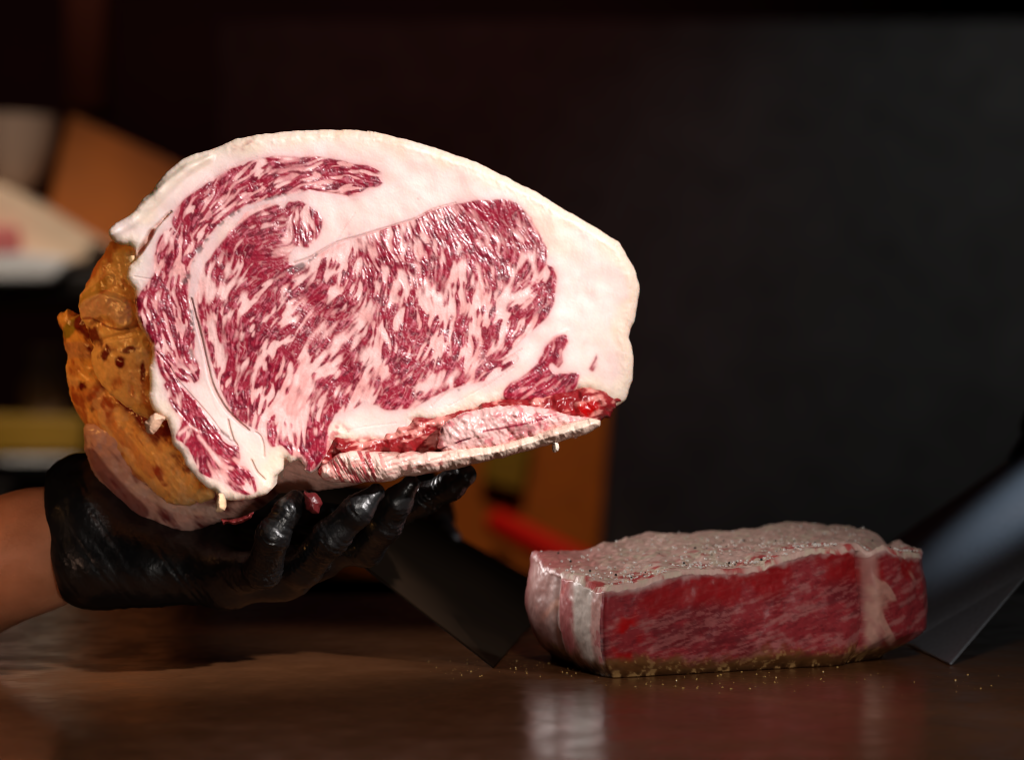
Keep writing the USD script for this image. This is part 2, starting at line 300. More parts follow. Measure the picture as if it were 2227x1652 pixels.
dens_pts = [(c1([(900,950)])[0],.74),(c1([(1200,850)])[0],.70),(c1([(1250,680)])[0],.62),(c1([(1480,700)])[0],.55),(c1([(1430,850)])[0],.66),(c1([(1560,850)])[0],.42),(c1([(1700,980)])[0],.0),(c1([(1600,1000)])[0],.0),(c1([(1950,960)])[0],.16),(c1([(1900,1080)])[0],.22),(c1([(1700,1130)])[0],.42),
  (c1([(880,1230)])[0],.22),(c1([(1050,1130)])[0],.6),(c1([(1250,1080)])[0],.78),(c1([(1300,1220)])[0],.62),(c1([(1100,1450)])[0],.5),(c1([(760,1450)])[0],.62),(c1([(1850,1250)])[0],.5),(c1([(1700,1450)])[0],.62),(c1([(2100,1150)])[0],.62),(c1([(2150,850)])[0],.55),
  (c3([(1090,180)])[0],.58),(c3([(1060,330)])[0],.55),(c3([(1300,330)])[0],.5),(c3([(1200,520)])[0],.38),(c3([(1430,480)])[0],.62),(c3([(1440,680)])[0],.4),(c3([(1300,800)])[0],.55),(c3([(1200,780)])[0],.62),(c3([(1590,650)])[0],.02),(c3([(1600,850)])[0],.0),(c3([(1575,980)])[0],.1),(c3([(1590,780)])[0],.0),(c3([(1500,1010)])[0],.6),(c3([(1560,1050)])[0],.55),
  (c3([(1350,900)])[0],.45),(c3([(1650,330)])[0],.6),
  (c4([(250,350)])[0],.66),(c4([(180,600)])[0],.72),(c4([(210,760)])[0],.65),(c4([(420,200)])[0],.6),(c4([(330,280)])[0],.45),(c4([(560,90)])[0],.6),(c4([(480,330)])[0],.25),(c4([(560,300)])[0],.3),(c4([(700,220)])[0],.55),(c4([(640,370)])[0],.66),(c4([(800,380)])[0],.62),(c4([(850,200)])[0],.66),
  (c4([(1000,120)])[0],.5),(c4([(1060,210)])[0],.55),(c4([(950,300)])[0],.4),(c4([(1120,230)])[0],.12),(c4([(1200,220)])[0],.5),(c4([(1300,130)])[0],.45),(c4([(1400,150)])[0],.38),(c4([(1150,80)])[0],.35),
  (c2([(1000,640)])[0],.84),(c2([(800,680)])[0],.78),(c2([(620,680)])[0],.72),(c2([(1100,750)])[0],.8),(c2([(1200,700)])[0],.74),(c2([(450,760)])[0],.62),(c2([(300,830)])[0],.55),(c2([(350,960)])[0],.62),(c2([(560,900)])[0],.45),(c2([(700,880)])[0],.6),(c2([(640,1050)])[0],.38),(c2([(480,1000)])[0],.5),(c2([(900,900)])[0],.6),(c2([(1080,900)])[0],.4),
  (c2([(1200,860)])[0],.6),(c2([(1290,930)])[0],.4),(c2([(1000,1030)])[0],.5),(c2([(780,1050)])[0],.22),(c2([(850,1250)])[0],.22),(c2([(960,1330)])[0],.16),(c2([(1100,1180)])[0],.42),(c2([(1250,1100)])[0],.55),(c2([(1330,1230)])[0],.62),(c2([(1280,1330)])[0],.55),(c2([(800,1150)])[0],.4),(c2([(620,1220)])[0],.4),(c2([(520,1150)])[0],.35),(c2([(250,1150)])[0],.66),(c2([(330,1350)])[0],.6),
  (c2([(1050,1480)])[0],.5),(c2([(1200,1420)])[0],.5),(c2([(700,1480)])[0],.58)]
dens = idw([a for a, _ in dens_pts], [b for _, b in dens_pts], 4, 16)
lean = np.zeros((GH, GW), np.float32); SOFT = gn(24, 90)
def lay(m, R, D, sharp=.09):
    global lean
    sh = sharp*(.45+1.1*sstep(-1.2, 1.2, SOFT)); lean = np.maximum(lean, m*sstep(-sh, sh, R-(1-D)))
vein = sstep(.34, .10, np.abs(lic(gn(3.0, 18), 18)))*sstep(-.6, .8, gn(6, 19))
edgeM = sstep(.35, .75, ndi.gaussian_filter(mM, 4/DU)+.10*gn(6, 20))
lay(edgeM, R1, np.clip(dens*1.08+.11-.17*(dens < .1), 0, 1), .22); lean *= 1-.45*vein
capd = idw([(c1([p])[0]) for p in [(600,680),(560,800),(900,430),(1100,430),(1300,330),(1500,310),(1400,450),(1100,550),(850,650),(1650,330),(1650,430),(1950,370),(2050,400),(1600,500),(1900,500),(1750,480),(1300,540),(650,900),(1780,400)]],
           [.72,.72,.55,.42,.6,.72,.3,.42,.4,.66,.3,.66,.75,.5,.55,.5,.4,.5,.3], 4, 14)
capd = capd+.10
edgeC = sstep(.35, .7, ndi.gaussian_filter(mC, 3/DU)+.08*gn(5, 21)); lay(edgeC, R2, capd, .2)
edgeS = sstep(.35, .7, ndi.gaussian_filter(mS, 3/DU)+.10*gn(6, 22)); lay(edgeS, R2, idw([(360,620),(400,560),(350,680),(400,700),(390,760),(420,800),(372,800),(395,830)], [.7,.58,.74,.68,.55,.5,.5,.6], 4, 14), .2)
edgeK = sstep(.35, .7, ndi.gaussian_filter(mK, 3/DU)+.12*gn(6, 23)); lay(edgeK, R2, np.full((GH, GW), .92), .22)
edgeL = sstep(.35, .7, ndi.gaussian_filter(mL, 3/DU)+.10*gn(6, 24)); lay(edgeL, R1, np.full((GH, GW), .78), .2)
lay(mask(REDTIP, 2), R2, np.full((GH, GW), .8), .2)
for pl, w in ((c1([(950,215),(990,212)]), 7), (c1([(1030,225),(1060,210),(1080,185),(1100,165)]), 9), (c4([(1480,255),(1600,215)]), 3)):
    lean = np.maximum(lean, .55*stroke(pl, w, 3)*sstep(-1, .6, gn(3, 31)))
muscle = np.clip(edgeM+edgeC+edgeS+edgeK+edgeL, 0, 1)
# fat seams that cut through the muscles, and creases
SEAMS = [(c1([(1350,600),(1100,690),(950,800),(850,900),(760,1000),(690,1100),(655,1200),(648,1350),(670,1500),(690,1620)])+c3([(940,130),(980,300),(1020,450),(1050,600),(1100,720),(1150,820)]), [10, 14, 22, 20, 16, 14, 16, 20, 26]),
         (c4([(1720,-20),(1600,40),(1500,120),(1420,190),(1330,255),(1230,300)]), [6, 10, 12, 10]), (c1([(560,1080),(600,1170),(640,1250)]), [3, 5]),
         (c3([(1000,950),(930,900),(860,960)]), [5, 8]), (c3([(980,960),(1060,1060),(1120,1150),(1200,1170)]), [6, 9, 7])]
seam = np.zeros_like(lean)
for pl, w in SEAMS: seam = np.maximum(seam, stroke(pl, w, 1.6))
lean *= 1-np.clip(seam*1.1, 0, 1)
CREASE = [(c1([(1420,1090),(1540,1050),(1650,985),(1740,935),(1830,905),(1900,890)])+[(869, 487)]+c2([(500,672),(600,615),(760,570)]), [2.5, 3, 2, 1.2], .8), (c1([(1740,930),(1780,870),(1800,820),(1860,750),(1890,700)]), [2, 1.2], .35),
          (c3([(935,110),(962,220),(992,330),(1018,440),(1040,540),(1062,640),(1100,720),(1150,800),(1230,880),(1300,935)]), [4, 6, 4, 7, 6, 4], 1.0), (c3([(1165,860),(1180,930),(1200,990),(1230,1030)]), [3, 4, 2], 1.0),
          (c3([(820,760),(900,860),(960,920),(1050,950)]), [2, 2], .4), (c3([(1330,940),(1370,960),(1390,1030),(1390,1100)]), [2, 3], .7), (c3([(720,440),(800,530),(850,620),(960,740),(1060,850),(1140,960)]), [1.5, 2, 1.5], .6),
          (c4([(900,440),(960,380),(1060,320),(1200,260),(1330,180),(1450,90)]), [2, 2, 1.5], .6), (c4([(1000,440),(1130,370),(1260,300),(1400,200)]), [1.5, 1.5], .45), (c4([(330,590),(500,560),(700,535)]), [1.2, 1.2], .3),
          (c3([(1310,1110),(1345,1190),(1400,1240)]), [3, 4, 2], .9), (c1([(750,470),(850,420),(1000,330),(1150,280)]), [1.5, 1.2], .3), (c1([(640,560),(720,470),(800,380)]), [1.5, 1], .25), (c1([(1540,530),(1640,548),(1740,560),(1840,578)]), [2, 2.5], .5),
          (c1([(200,1190),(360,1215)]), [2, 1.5], .5), (c3([(600,330),(650,400),(700,440)]), [2, 2], .4)]
crease = np.zeros_like(lean)
for pl, w, a in CREASE: crease = np.maximum(crease, a*stroke(pl, w, .9))
NERVES = [(c1([(1190,605),(1240,600),(1310,575),(1365,565)]), 6), (c1([(850,800),(900,760),(960,710),(1010,685)]), 8), (c1([(690,1000),(720,960)]), 13), (c1([(740,920),(770,900)]), 7), (c1([(585,1240),(610,1200),(625,1180)]), 11), (c1([(1400,1150),(1450,1130),(1490,1110)]), 15),
          (c1([(1530,1080),(1600,1020)]), 6), (c1([(1480,535),(1500,535)]), 6), (c3([(935,190),(940,260),(945,320)]), 9), (c3([(930,430),(945,490)]), 8), (c3([(1120,935),(1200,1000)]), 6), (c1([(650,1085),(668,1080)]), 5), (c4([(1065,335),(1070,345)]), 5)]
nerve = np.zeros_like(lean)
for pl, w in NERVES: nerve = np.maximum(nerve, stroke(pl, w, 2)*sstep(-1.6, -.2, gn(2.5, 41)))
# fold between the rim fat and the inner fat on the upper left
CLEFT = [(c1([(500,690),(440,740),(390,790),(340,850),(290,930),(240,1010),(200,1060)]), [1, 2.5, 5, 10, 13, 12, 7])]
cleft = np.zeros_like(lean)
for pl, w in CLEFT: cleft = np.maximum(cleft, stroke(pl, w, 1.5))
def C(*c): return S(*c)[None, None, :]
def mixc(a, b, t): return a*(1-t[..., None])+b*t[..., None]
FAT_RIM, FAT_IN, PINK, LEAN, DEEP = C(246, 212, 202), C(241, 194, 188), C(224, 150, 148), C(150, 27, 50), C(112, 12, 36)
col = mixc(FAT_RIM*np.ones((GH, GW, 1)), FAT_IN, sstep(.02, .5, ndi.gaussian_filter(muscle, 16/DU)))
col = mixc(col, C(206, 124, 130), np.clip(.95*np.clip(ndi.gaussian_filter(edgeC+edgeS, 2), 0, 1)*sstep(-1.6, .6, gn(9, 51)+.6*fine), 0, 1)*(1-np.clip(seam, 0, 1)))
col = mixc(col, C(190, 92, 104), .7*ndi.gaussian_filter(edgeK, 2))
col = mixc(col, C(232, 164, 158), np.clip(.9*muscle*sstep(-.6, 1.6, gn(12, 52)+.5*fine), 0, 1))
rimd = ndi.distance_transform_edt(mask(FACE) > .5)*DU+10*gn(18, 66)
col = mixc(col, C(244, 216, 184), .5*sstep(44, 12, rimd)*(1-muscle)); drag = lic(gn(1.6, 67), 40)
col = mixc(col, C(238, 190, 172), .05*sstep(.6, 2., drag+.8*gn(12, 68))*(1-muscle)); col = mixc(col, C(240, 176, 168), .40*sstep(.8, 2.4, gn(15, 69)+.2*drag)*(1-muscle)*sstep(60, 110, rimd))
halo = ndi.gaussian_filter(lean, 4/DU); col = mixc(col, PINK, np.clip(1.2*halo, 0, .7))
fringe = sstep(40, 6, rimd)*sstep(880, 930, gv)*sstep(690, 730, gu)*sstep(1260, 1150, gu); col = mixc(col, C(206, 84, 90), .75*fringe*sstep(.1, 1.3, gn(7, 91)+.5*gn(2.5, 92)))
lc = mixc(LEAN*np.ones((GH, GW, 1)), DEEP, sstep(-.4, 1.3, gn(4, 53)+.6*fine))
lc = mixc(lc, C(206, 106, 120), np.clip(.62*sstep(.3, 1.9, hair+.5*gn(2.5, 54)+.4*fine), 0, .75))
lc = mixc(lc, C(140, 22, 44), .6*sstep(1.0, 2.0, gn(11, 55)))
col = mixc(col, lc, np.clip(lean, 0, 1))
col = mixc(col, C(170, 90, 80), .4*crease*(1-lean)); col = mixc(col, C(104, 78, 78), .8*nerve); col = mixc(col, C(160, 92, 66), .7*cleft*sstep(-1.5, .5, gn(6, 71)))
col = mixc(col, C(236, 198, 160), .35*sstep(.6, 2.4, gn(34, 56))*(1-muscle))           # yellower fat here and there
col = col*(1+(.012+.03*muscle)*gn(2, 57)+.012*gn(.9, 58))[..., None]
relief = (.05*ndi.gaussian_filter(lean, 1)+.10*np.clip(seam, 0, 1)+.032*fine*muscle+.02*hair*muscle+.05*gn(9, 61)+.006*gn(1.2, 62)+.12*gn(30, 63)+.006*drag*(1-muscle)
          +.03*hair*lean+.022*gn(1.3, 65)*lean-.8*crease-.2*nerve-4.5*cleft*(.7+.3*gn(7, 70)))                                      # millimetres, + towards the viewer
rimw = stroke(c1([(30,850),(110,800),(220,740),(330,640),(470,500),(620,370),(800,280)]), [26, 30, 26, 24, 20, 16, 8], 4)
relief += 2.4*rimw+.5*rimw*gn(13, 64)
def at(u, v, img):
    return ndi.map_coordinates(img, [(np.asarray(v)-V0)/DU, (np.asarray(u)-U0)/DU], order=1, mode='nearest')
def atc(u, v, img): return np.stack([at(u, v, img[..., k]) for k in range(3)], -1)

# ------- the solid
FACE_PL = (-.075, 0.0, .145, .38, .16)
roast = thing('raw_roast', 'thick marbled raw ribeye roast held up on a gloved hand, fat cap on top', 'meat')
fo = rough_outline(FACE, 2.5, 1.1, 16, 5, smooth=1.1)
bigw = lambda q: .0008*fbm(q*38, 3, 9)
def face_front(p, d):
    q = onplane(p[:, 0], p[:, 1], FACE_PL); m = np.array([(-FACE_PL[3]), 1, -FACE_PL[4]]); m = m/np.linalg.norm(m)
    h = at(p[:, 0], p[:, 1], relief)*.001-rounded(d*.000204, .0042)*.0042+bigw(q)+.00022*fbm(q*330, 3, 15)*sstep(40, 8, d)
    q[:, 1] -= h; return q
v, f, pts, d, src = solid(fo, 1.55, face_front, [back(.0035, .004), back(.008, .012), back(.016, .03), back(.032, .06), back(.06, .14), back(.085, .3), back(.092, .6)])
nf = len(pts); uv = pts[src]; cc = atc(uv[:, 0], uv[:, 1], np.clip(col, .002, .95))
lab2 = np.zeros((GH, GW), int)
for k, m in ((1, edgeM), (2, edgeC), (3, edgeS), (4, edgeK), (5, edgeL)): lab2[m > .5] = k
mid = uv[f].mean(1); onf = (f < nf).all(1)
lab = np.where(onf, lab2[np.clip(((mid[:, 1]-V0)/DU).round().astype(int), 0, GH-1), np.clip(((mid[:, 0]-U0)/DU).round().astype(int), 0, GW-1)], 0)
put_parts(['fat_cap', 'eye_muscle', 'cap_muscle', 'side_muscle', 'corner_muscle', 'rib_muscle'], v, f, lab, cc, roast, {'fat_cap': M['rim']}, M['meat'])

# ------- the lobes on the shaded left side, the underside and the rib strip: solids with their own planes
def lobe(name, outline, pl, colf, step=2.0, edge=.006, bulge=.004, depth=.05, shrink=.25, rough=(1.6, 9, 1), relf=None, m='meat', parent=roast, tilt=(0, 0), smooth=1.5):
    o = rough_outline(outline, 2.5, *rough, smooth=smooth)
    def fr(p, d):
        q = onplane(p[:, 0], p[:, 1], pl); h = -rounded(d*.000204, edge)*edge+bulge*np.tanh(d*.000204/.012)+.0012*fbm(q*70, 3, rough[2])+.00032*fbm(q*420, 3, rough[2]+3)
        if relf is not None: h = h+relf(p[:, 0], p[:, 1], q)
        q[:, 1] -= h; return q
    v, f, pts, d, src = solid(o, step, fr, [back(depth*.08, .01, tilt), back(depth*.25, shrink*.15, tilt), back(depth*.6, shrink*.5, tilt), back(depth, shrink, tilt)])
    uv = pts[src]; c = np.clip(colf(uv[:, 0], uv[:, 1], v), .002, .95)
    return put(name, v, f, M[m], parent, vnormals(v, f), c)
def spots(u, v, l, q, k=3.0):
    s = np.zeros(len(u)); n = fbm(q*260, 3, 77)
    for x, y, rx, ry, a in l:
        ca, sa = math.cos(math.radians(a)), math.sin(math.radians(a)); dx, dy = u-x, v-y
        r = np.sqrt(((dx*ca-dy*sa)/rx)**2+((dx*sa+dy*ca)/ry)**2); s = np.maximum(s, sstep(1.2, .5, r+.45*n))
    return s
def mx(a, b, t): return a*(1-t[:, None])+np.asarray(b)[None]*t[:, None]
def sp3(l): return [(*c3([(x, y)])[0], rx*.351, ry*.351, a) for x, y, rx, ry, a in l]
def streak(u, v, ang, s, l, seed):
    a = math.radians(ang); x, y = u*math.cos(a)-v*math.sin(a), u*math.sin(a)+v*math.cos(a); return fbm(np.stack([x/l, y/s, 0*u], -1), 3, seed)
def band(u, v, pts, w):
    q = rough_outline(pts, 2, 0, smooth=3, closed=False); d, _ = cKDTree(q).query(np.stack([u, v], 1)); return sstep(w, w*.6, d)
def colA(u, v, q):
    n = fbm(q*90, 4, 3); c = np.tile(S(240, 198, 142), (len(u), 1)); c = mx(c, S(188, 112, 66), .9*sstep(-.2, .8, n+.4*fbm(q*230, 3, 12)))
    c = mx(c, S(170, 146, 60), .6*band(u, v, c3([(250,150),(300,95),(360,55),(440,0)]), 14)*sstep(-.7, .2, n))
    c = mx(c, S(216, 178, 164), band(u, v, c3([(300,190),(380,150),(470,170),(520,220)]), 26)*.8)
    c = mx(c, S(120, 54, 36), spots(u, v, sp3([(345,350,45,75,20), (300,330,35,45,0)]), q))
    c = mx(c, S(110, 20, 14), spots(u, v, sp3([(425,450,60,36,30), (500,510,36,36,0), (560,430,55,22,10), (640,560,18,80,0)]), q))
    c = mx(c, S(140, 60, 40), .7*band(u, v, c3([(265,240),(330,235),(420,290),(500,310),(560,300)]), 3))
    return c*(1+.08*fbm(q*500, 3, 8))[:, None]
def relA(u, v, q):
    return .003*band(u, v, c3([(290,200),(380,150),(480,180),(530,230)]), 34)+.0006*band(u, v, c3([(250,150),(360,60),(440,0)]), 16)-.0008*band(u, v, c3([(300,430),(420,370),(600,330)]), 8)
A = [(236, 522), (221, 548), (200, 580), (184, 612), (170, 640), (168, 662)]+c3([(240,225),(275,290),(300,370),(322,418),(303,442),(306,500),(328,590),(380,660),(440,722),(520,782),(600,835),(650,862),(720,880),(800,860),(760,700),(740,500),(700,380),(660,300),(620,150)])+c1([(300,1200),(260,1050),(200,960),(100,930)])
lobe('front_fat_lobe', A, (-.178, -.007, .16, -.80, -.10), colA, relf=relA, m='rind', depth=.05, shrink=.2)
def colB(u, v, q):
    n = fbm(q*80, 4, 5); c = np.tile(S(240, 182, 108), (len(u), 1)); c = mx(c, S(170, 84, 44), sstep(-.2, .8, n+.4*fbm(q*230, 3, 13)))
    c = mx(c, S(150, 140, 50), band(u, v, c3([(160,330),(210,270),(250,250)]), 16)*.9); c = mx(c, S(190, 140, 120), band(u, v, c3([(160,440),(230,430),(300,440)]), 22)*.7)
    c = mx(c, S(100, 16, 10), spots(u, v, sp3([(268,650,32,34,0), (345,775,36,62,-15), (320,735,26,30,0)]), q))
    t = sstep(-6, 14, (u-c3([(470,780)])[0][0])*.62-(v-c3([(470,780)])[0][1])*.55); s = .45*streak(u, v, -52, 12, 40, 6)+.9*n+.4*fbm(q*220, 3, 66)
    c = mx(c, S(112, 34, 26), t*sstep(-.4, .5, s+.1)); c = mx(c, S(196, 110, 66), band(u, v, c3([(300,700),(430,850),(560,1040),(700,1200)]), 16)*.5)
    c = mx(c, S(150, 34, 22), band(u, v, c3([(540,900),(620,1020),(700,1130),(780,1260)]), 10)*.8*sstep(-.3, .4, n+.5*fbm(q*240, 3, 67))); c = mx(c, S(232, 190, 140), .6*sstep(.15, .6, fbm(q*130, 3, 68))*(1-t))
    return c*(1+.10*fbm(q*500, 3, 9))[:, None]
B = c3([(250,150),(240,215),(200,215),(160,172),(110,205),(90,215),(95,270),(130,310),(140,420),(155,480),(142,550),(160,650),(185,770),(250,882),(290,950),(350,1015),(430,1080),(520,1150),(580,1232),(650,1272),(720,1342),(800,1392),(900,1405),(1000,1380),(1080,1350),(1050,1250),(900,1050),(800,860),(640,780),(440,660),(380,420),(330,250)])
lobe('rear_fat_lobe', B, (-.165, .012, .13, -.80, -.35), colB, m='rind', depth=.055, shrink=.2, rough=(2.0, 8, 2), relf=lambda u, v, q: .0002*streak(u, v, -52, 7, 50, 16)+.0005*fbm(q*170, 3, 17))
def colC(u, v, q):
    s = streak(u, v, -48, 14, 60, 21); c = np.tile(S(206, 158, 144), (len(u), 1)); c = mx(c, S(112, 36, 38), .95*sstep(-.2, .6, .6*s+.8*fbm(q*55, 4, 22))); c = mx(c, S(226, 190, 176), .5*sstep(.2, .7, fbm(q*150, 3, 24)))
    c = mx(c, S(108, 26, 30), band(u, v, c3([(300,1080),(400,1200),(520,1330),(640,1440)]), 20)*.7); c = mx(c, S(176, 130, 118), band(u, v, c3([(262,960),(300,1150),(430,1340),(600,1510),(780,1590)]), 7)*.7)
    c = mx(c, S(214, 180, 164), band(u, v, c3([(620,1280),(760,1370),(900,1420),(1080,1430)]), 14)*.6); c = mx(c, S(92, 70, 64), sstep(.2, .7, streak(u, v, -20, 5, 40, 23))*sstep(430, 470, u)*.3)
    return c*(1+.08*fbm(q*500, 3, 10))[:, None]
CC = c3([(262,890),(256,960),(260,1050),(290,1150),(350,1250),(420,1350),(500,1425),(580,1510),(700,1590),(780,1604),(900,1580),(1000,1540),(1110,1500),(1200,1485),(1300,1450),(1400,1392),(1450,1330)])+[(622, 1072), (650, 1068), (700, 1068), (760, 1058), (830, 1042), (880, 1034), (905, 1010), (860, 985), (700, 985), (640, 960), (560, 1000), (430, 960), (330, 900)]
lobe('underside_muscle', CC, (-.10, .016, .085, -.35, -.50), colC, depth=.045, shrink=.25, rough=(1.5, 9, 3), tilt=(.2, .1))
# dark meat inside the torn lower edge
def colI(u, v, q):
    s = streak(u, v, 12, 7, 30, 31); c = np.tile(S(140, 30, 34), (len(u), 1)); c = mx(c, S(222, 140, 130), sstep(.0, .6, .6*s+.8*fbm(q*120, 3, 32))); c = mx(c, S(176, 8, 10), spots(u, v, [(*c4([(1840,440)])[0], 34, 18, 20), (*c4([(900,690)])[0], 12, 7, 0), (*c4([(240,830)])[0], 14, 10, 0)], q))
    return c
INN = c4([(200,700),(330,600),(560,600),(780,500),(1000,470),(1300,380),(1600,360),(1800,310),(1960,340),(2040,380),(2062,402),(2012,438),(1982,470),(1976,514),(1955,500),(1928,515),(1905,545),(1700,560),(1300,650),(1000,720),(600,760),(350,760),(225,838)])
lobe('torn_inner_muscle', INN, (-.03, .009, .085, .36, .1), colI, depth=.04, shrink=.2, rough=(1.5, 8, 4), bulge=.003, relf=lambda u, v, q: .0022*fbm(q*150, 3, 33))
def colR(u, v, q):
    n = fbm(q*110, 4, 41); c = np.tile(S(238, 200, 186), (len(u), 1)); c = mx(c, S(214, 140, 132), sstep(.0, .7, n)); e = sstep(640, 700, u)*sstep(860, 800, u)
    c = mx(c, S(160, 30, 46), np.clip(sstep(.05, .4, streak(u, v, -62, 5, 40, 42)+.15*n), 0, 1)*sstep(690, 712, u)*sstep(850, 815, u)*.9); c = mx(c, S(190, 16, 16), spots(u, v, [(*c4([(232,822)])[0], 12, 16, 0), (*c4([(300,735)])[0], 14, 9, 30)], q))
    c = mx(c, S(206, 110, 104), .6*sstep(.2, .7, streak(u, v, 14, 5, 34, 43))); c = mx(c, S(170, 50, 60), spots(u, v, [(*c4([(960,775)])[0], 7, 6, 0), (*c4([(1360,760)])[0], 4, 3, 0)], q))
    c = mx(c, S(242, 222, 198), sstep(900, 1050, u)*.6)
    return c*(1+.05*fbm(q*600, 3, 44))[:, None]
STRIP = c4([(215,836),(240,795),(285,765),(350,716),(420,704),(490,702),(560,712),(640,722),(690,738),(700,722),(760,708),(830,722),(880,706),(950,708),(1010,696),(1100,690),(1250,672),(1400,640),(1500,610),(1650,560),(1760,530),(1850,500),(1918,518),(1915,555),(1850,595),(1760,622),(1700,640),(1600,668),(1500,700),
            (1400,722),(1330,750),(1290,748),(1220,772),(1150,782),(1100,802),(1020,815),(950,832),(880,838),(800,856),(740,850),(680,880),(600,892),(520,888),(450,898),(380,892),(300,892),(245,872)])
lobe('rib_strip', STRIP, (-.03, -.002, .075, .36, -.12), colR, step=1.6, edge=.005, bulge=.004, depth=.035, shrink=.2, rough=(1.3, 22, 5), relf=lambda u, v, q: .0016*fbm(q*110, 4, 45)+.0004*streak(u, v, -62, 5, 30, 42)*sstep(870, 800, u), smooth=1.0)
def colN(u, v, q):
    n = fbm(q*260, 3, 51); c = np.tile(S(236, 186, 180), (len(u), 1)); c = mx(c, S(206, 112, 118), sstep(.15, .6, n)*.8); c = mx(c, S(170, 40, 66), np.clip(sstep(.2, .8, .5*streak(u, v, 14, 6, 30, 52)+.7*fbm(q*160, 3, 55)), 0, 1)*.6*sstep(5, 12, np.abs(v-(u*-.14+1010)))); 
    c = mx(c, S(90, 8, 34), band(u, v, c4([(940,700),(1000,672),(1080,640),(1160,618)]), 2.5)*sstep(-.6,.2,n)); c = mx(c, S(150, 10, 50), band(u, v, c4([(1200,585),(1350,560),(1500,530),(1620,490)]), 3)*.8); c = mx(c, S(80, 12, 26), spots(u, v, [(*c4([(960,530)])[0], 8, 5, 40), (*c4([(965,575)])[0], 4, 7, 0)], q))
    return c
BONE = c4([(935,690),(950,620),(948,575),(1000,520),(1100,470),(1300,432),(1450,425),(1600,450),(1750,490),(1860,505),(1800,545),(1650,590),(1500,640),(1300,690),(1100,715),(1000,720)])
lobe('rib_bone', BONE, (-.03, -.002, .085, .36, .05), colN, step=1.7, edge=.004, bulge=.003, depth=.03, shrink=.2, rough=(1.5, 7, 6), relf=lambda u, v, q: .0006*fbm(q*420, 2, 53))
# small hanging bits
def bit(name, pts, y, c, r=.004, label=None):
    lobe(name, pts, (0, y, .1, 0, 0), lambda u, v, q: np.tile(S(c), (len(u), 1))*(1+.15*fbm(q*300, 3, 61))[:, None], step=1.5, edge=r, bulge=.0015, depth=.008, shrink=.3, rough=(1.0, 6, 8), smooth=1.0)
bit('fat_shred', c3([(1088,1355),(1100,1320),(1130,1330),(1145,1395),(1140,1430),(1110,1442),(1080,1440),(1085,1400)]), -.043, (240, 200, 160))
bit('fat_shred', c3([(640,880),(700,820),(770,850),(740,890),(715,935),(690,960),(650,945)]), -.042, (226, 180, 150))
bit('fat_drip', c4([(1625,640),(1660,640),(1668,690),(1655,712),(1635,716),(1622,695)]), .015, (244, 224, 206), .003)
bit('fat_drip', c4([(1745,590),(1775,590),(1780,625),(1760,630),(1748,618)]), .02, (240, 200, 180), .003)
bit('meat_shred', c4([(135,930),(160,950),(210,950),(240,985),(252,1020),(235,1045),(230,1082),(190,1075),(150,1050),(140,1000)]), -.02, (92, 30, 32))
bit('meat_shred', c3([(1110,1480),(1160,1490),(1260,1465),(1330,1430),(1300,1480),(1240,1510),(1190,1520),(1145,1500),(1130,1525)]), -.02, (104, 36, 36))

# ================================================================== the arm and the gloved hand
K = 1/FPX
def J(u, v, y, r): return np.array([*P(u, v, y), r*(y-CAM_Y)*K])
def c6j(x, y, dep, r): return J(x*.4947, 927.7+y*.4947, dep, r*.4947)
FING = [[c6j(960, 640, .040, 95), c6j(1160, 628, .006, 64), c6j(1200, 480, -.012, 57), c6j(1262, 372, -.012, 43), c6j(1296, 318, -.006, 30)],
        [c6j(1080, 600, .055, 95), c6j(1335, 622, .022, 66), c6j(1455, 485, .002, 63), c6j(1570, 368, -.004, 54), c6j(1650, 290, .000, 29)],
        [c6j(1200, 520, .070, 95), c6j(1610, 540, .040, 59), c6j(1690, 430, .022, 59), c6j(1748, 330, .014, 50), c6j(1805, 252, .012, 27)],
        [c6j(1300, 420, .090, 90), c6j(1640, 420, .066, 59), c6j(1860, 318, .046, 54), c6j(1980, 258, .038, 48), c6j(2046, 214, .032, 36)]]
THUMB = [c6j(520, 330, .10, 120), c6j(760, 250, .14, 80), c6j(900, 160, .14, 70), c6j(1010, 90, .13, 52)]
PALM = [(c6j(400, 330, .075, 180), c6j(560, 520, .065, 180)), (c6j(430, 580, .058, 175), c6j(640, 600, .052, 155)), (c6j(640, 600, .052, 155), c6j(960, 660, .042, 122)), (c6j(560, 520, .07, 170), c6j(1080, 600, .056, 120)),
        (c6j(560, 500, .085, 160), c6j(1200, 520, .074, 110)), (c6j(500, 450, .095, 150), c6j(1300, 430, .090, 95)), (c6j(1030, 690, .034, 86), c6j(1250, 650, .035, 76)), (c6j(1250, 650, .035, 76), c6j(1420, 590, .050, 66))]
ARM = [(c6j(-1000, 860, .09, 330), c6j(-300, 690, .08, 325)), (c6j(-300, 690, .08, 325), c6j(150, 545, .07, 262)), (c6j(150, 540, .07, 250), c6j(400, 470, .065, 225))]
chain = lambda ch: list(zip(ch[:-1], ch[1:]))
HAND = [b for ch in FING for b in chain(ch)]+chain(THUMB)+PALM
def sdf(p, bones, k=.006):
    out = np.full(len(p), 1e3)
    for a, b in bones:
        ab = b[:3]-a[:3]; t = np.clip(((p-a[:3])@ab)/(ab@ab), 0, 1); d = np.linalg.norm(p-a[:3]-t[:, None]*ab, axis=1)-(a[3]+(b[3]-a[3])*t)
        h = np.clip(k-np.abs(out-d), 0, None)/k; out = np.minimum(out, d)-h*h*k*.25
    return out
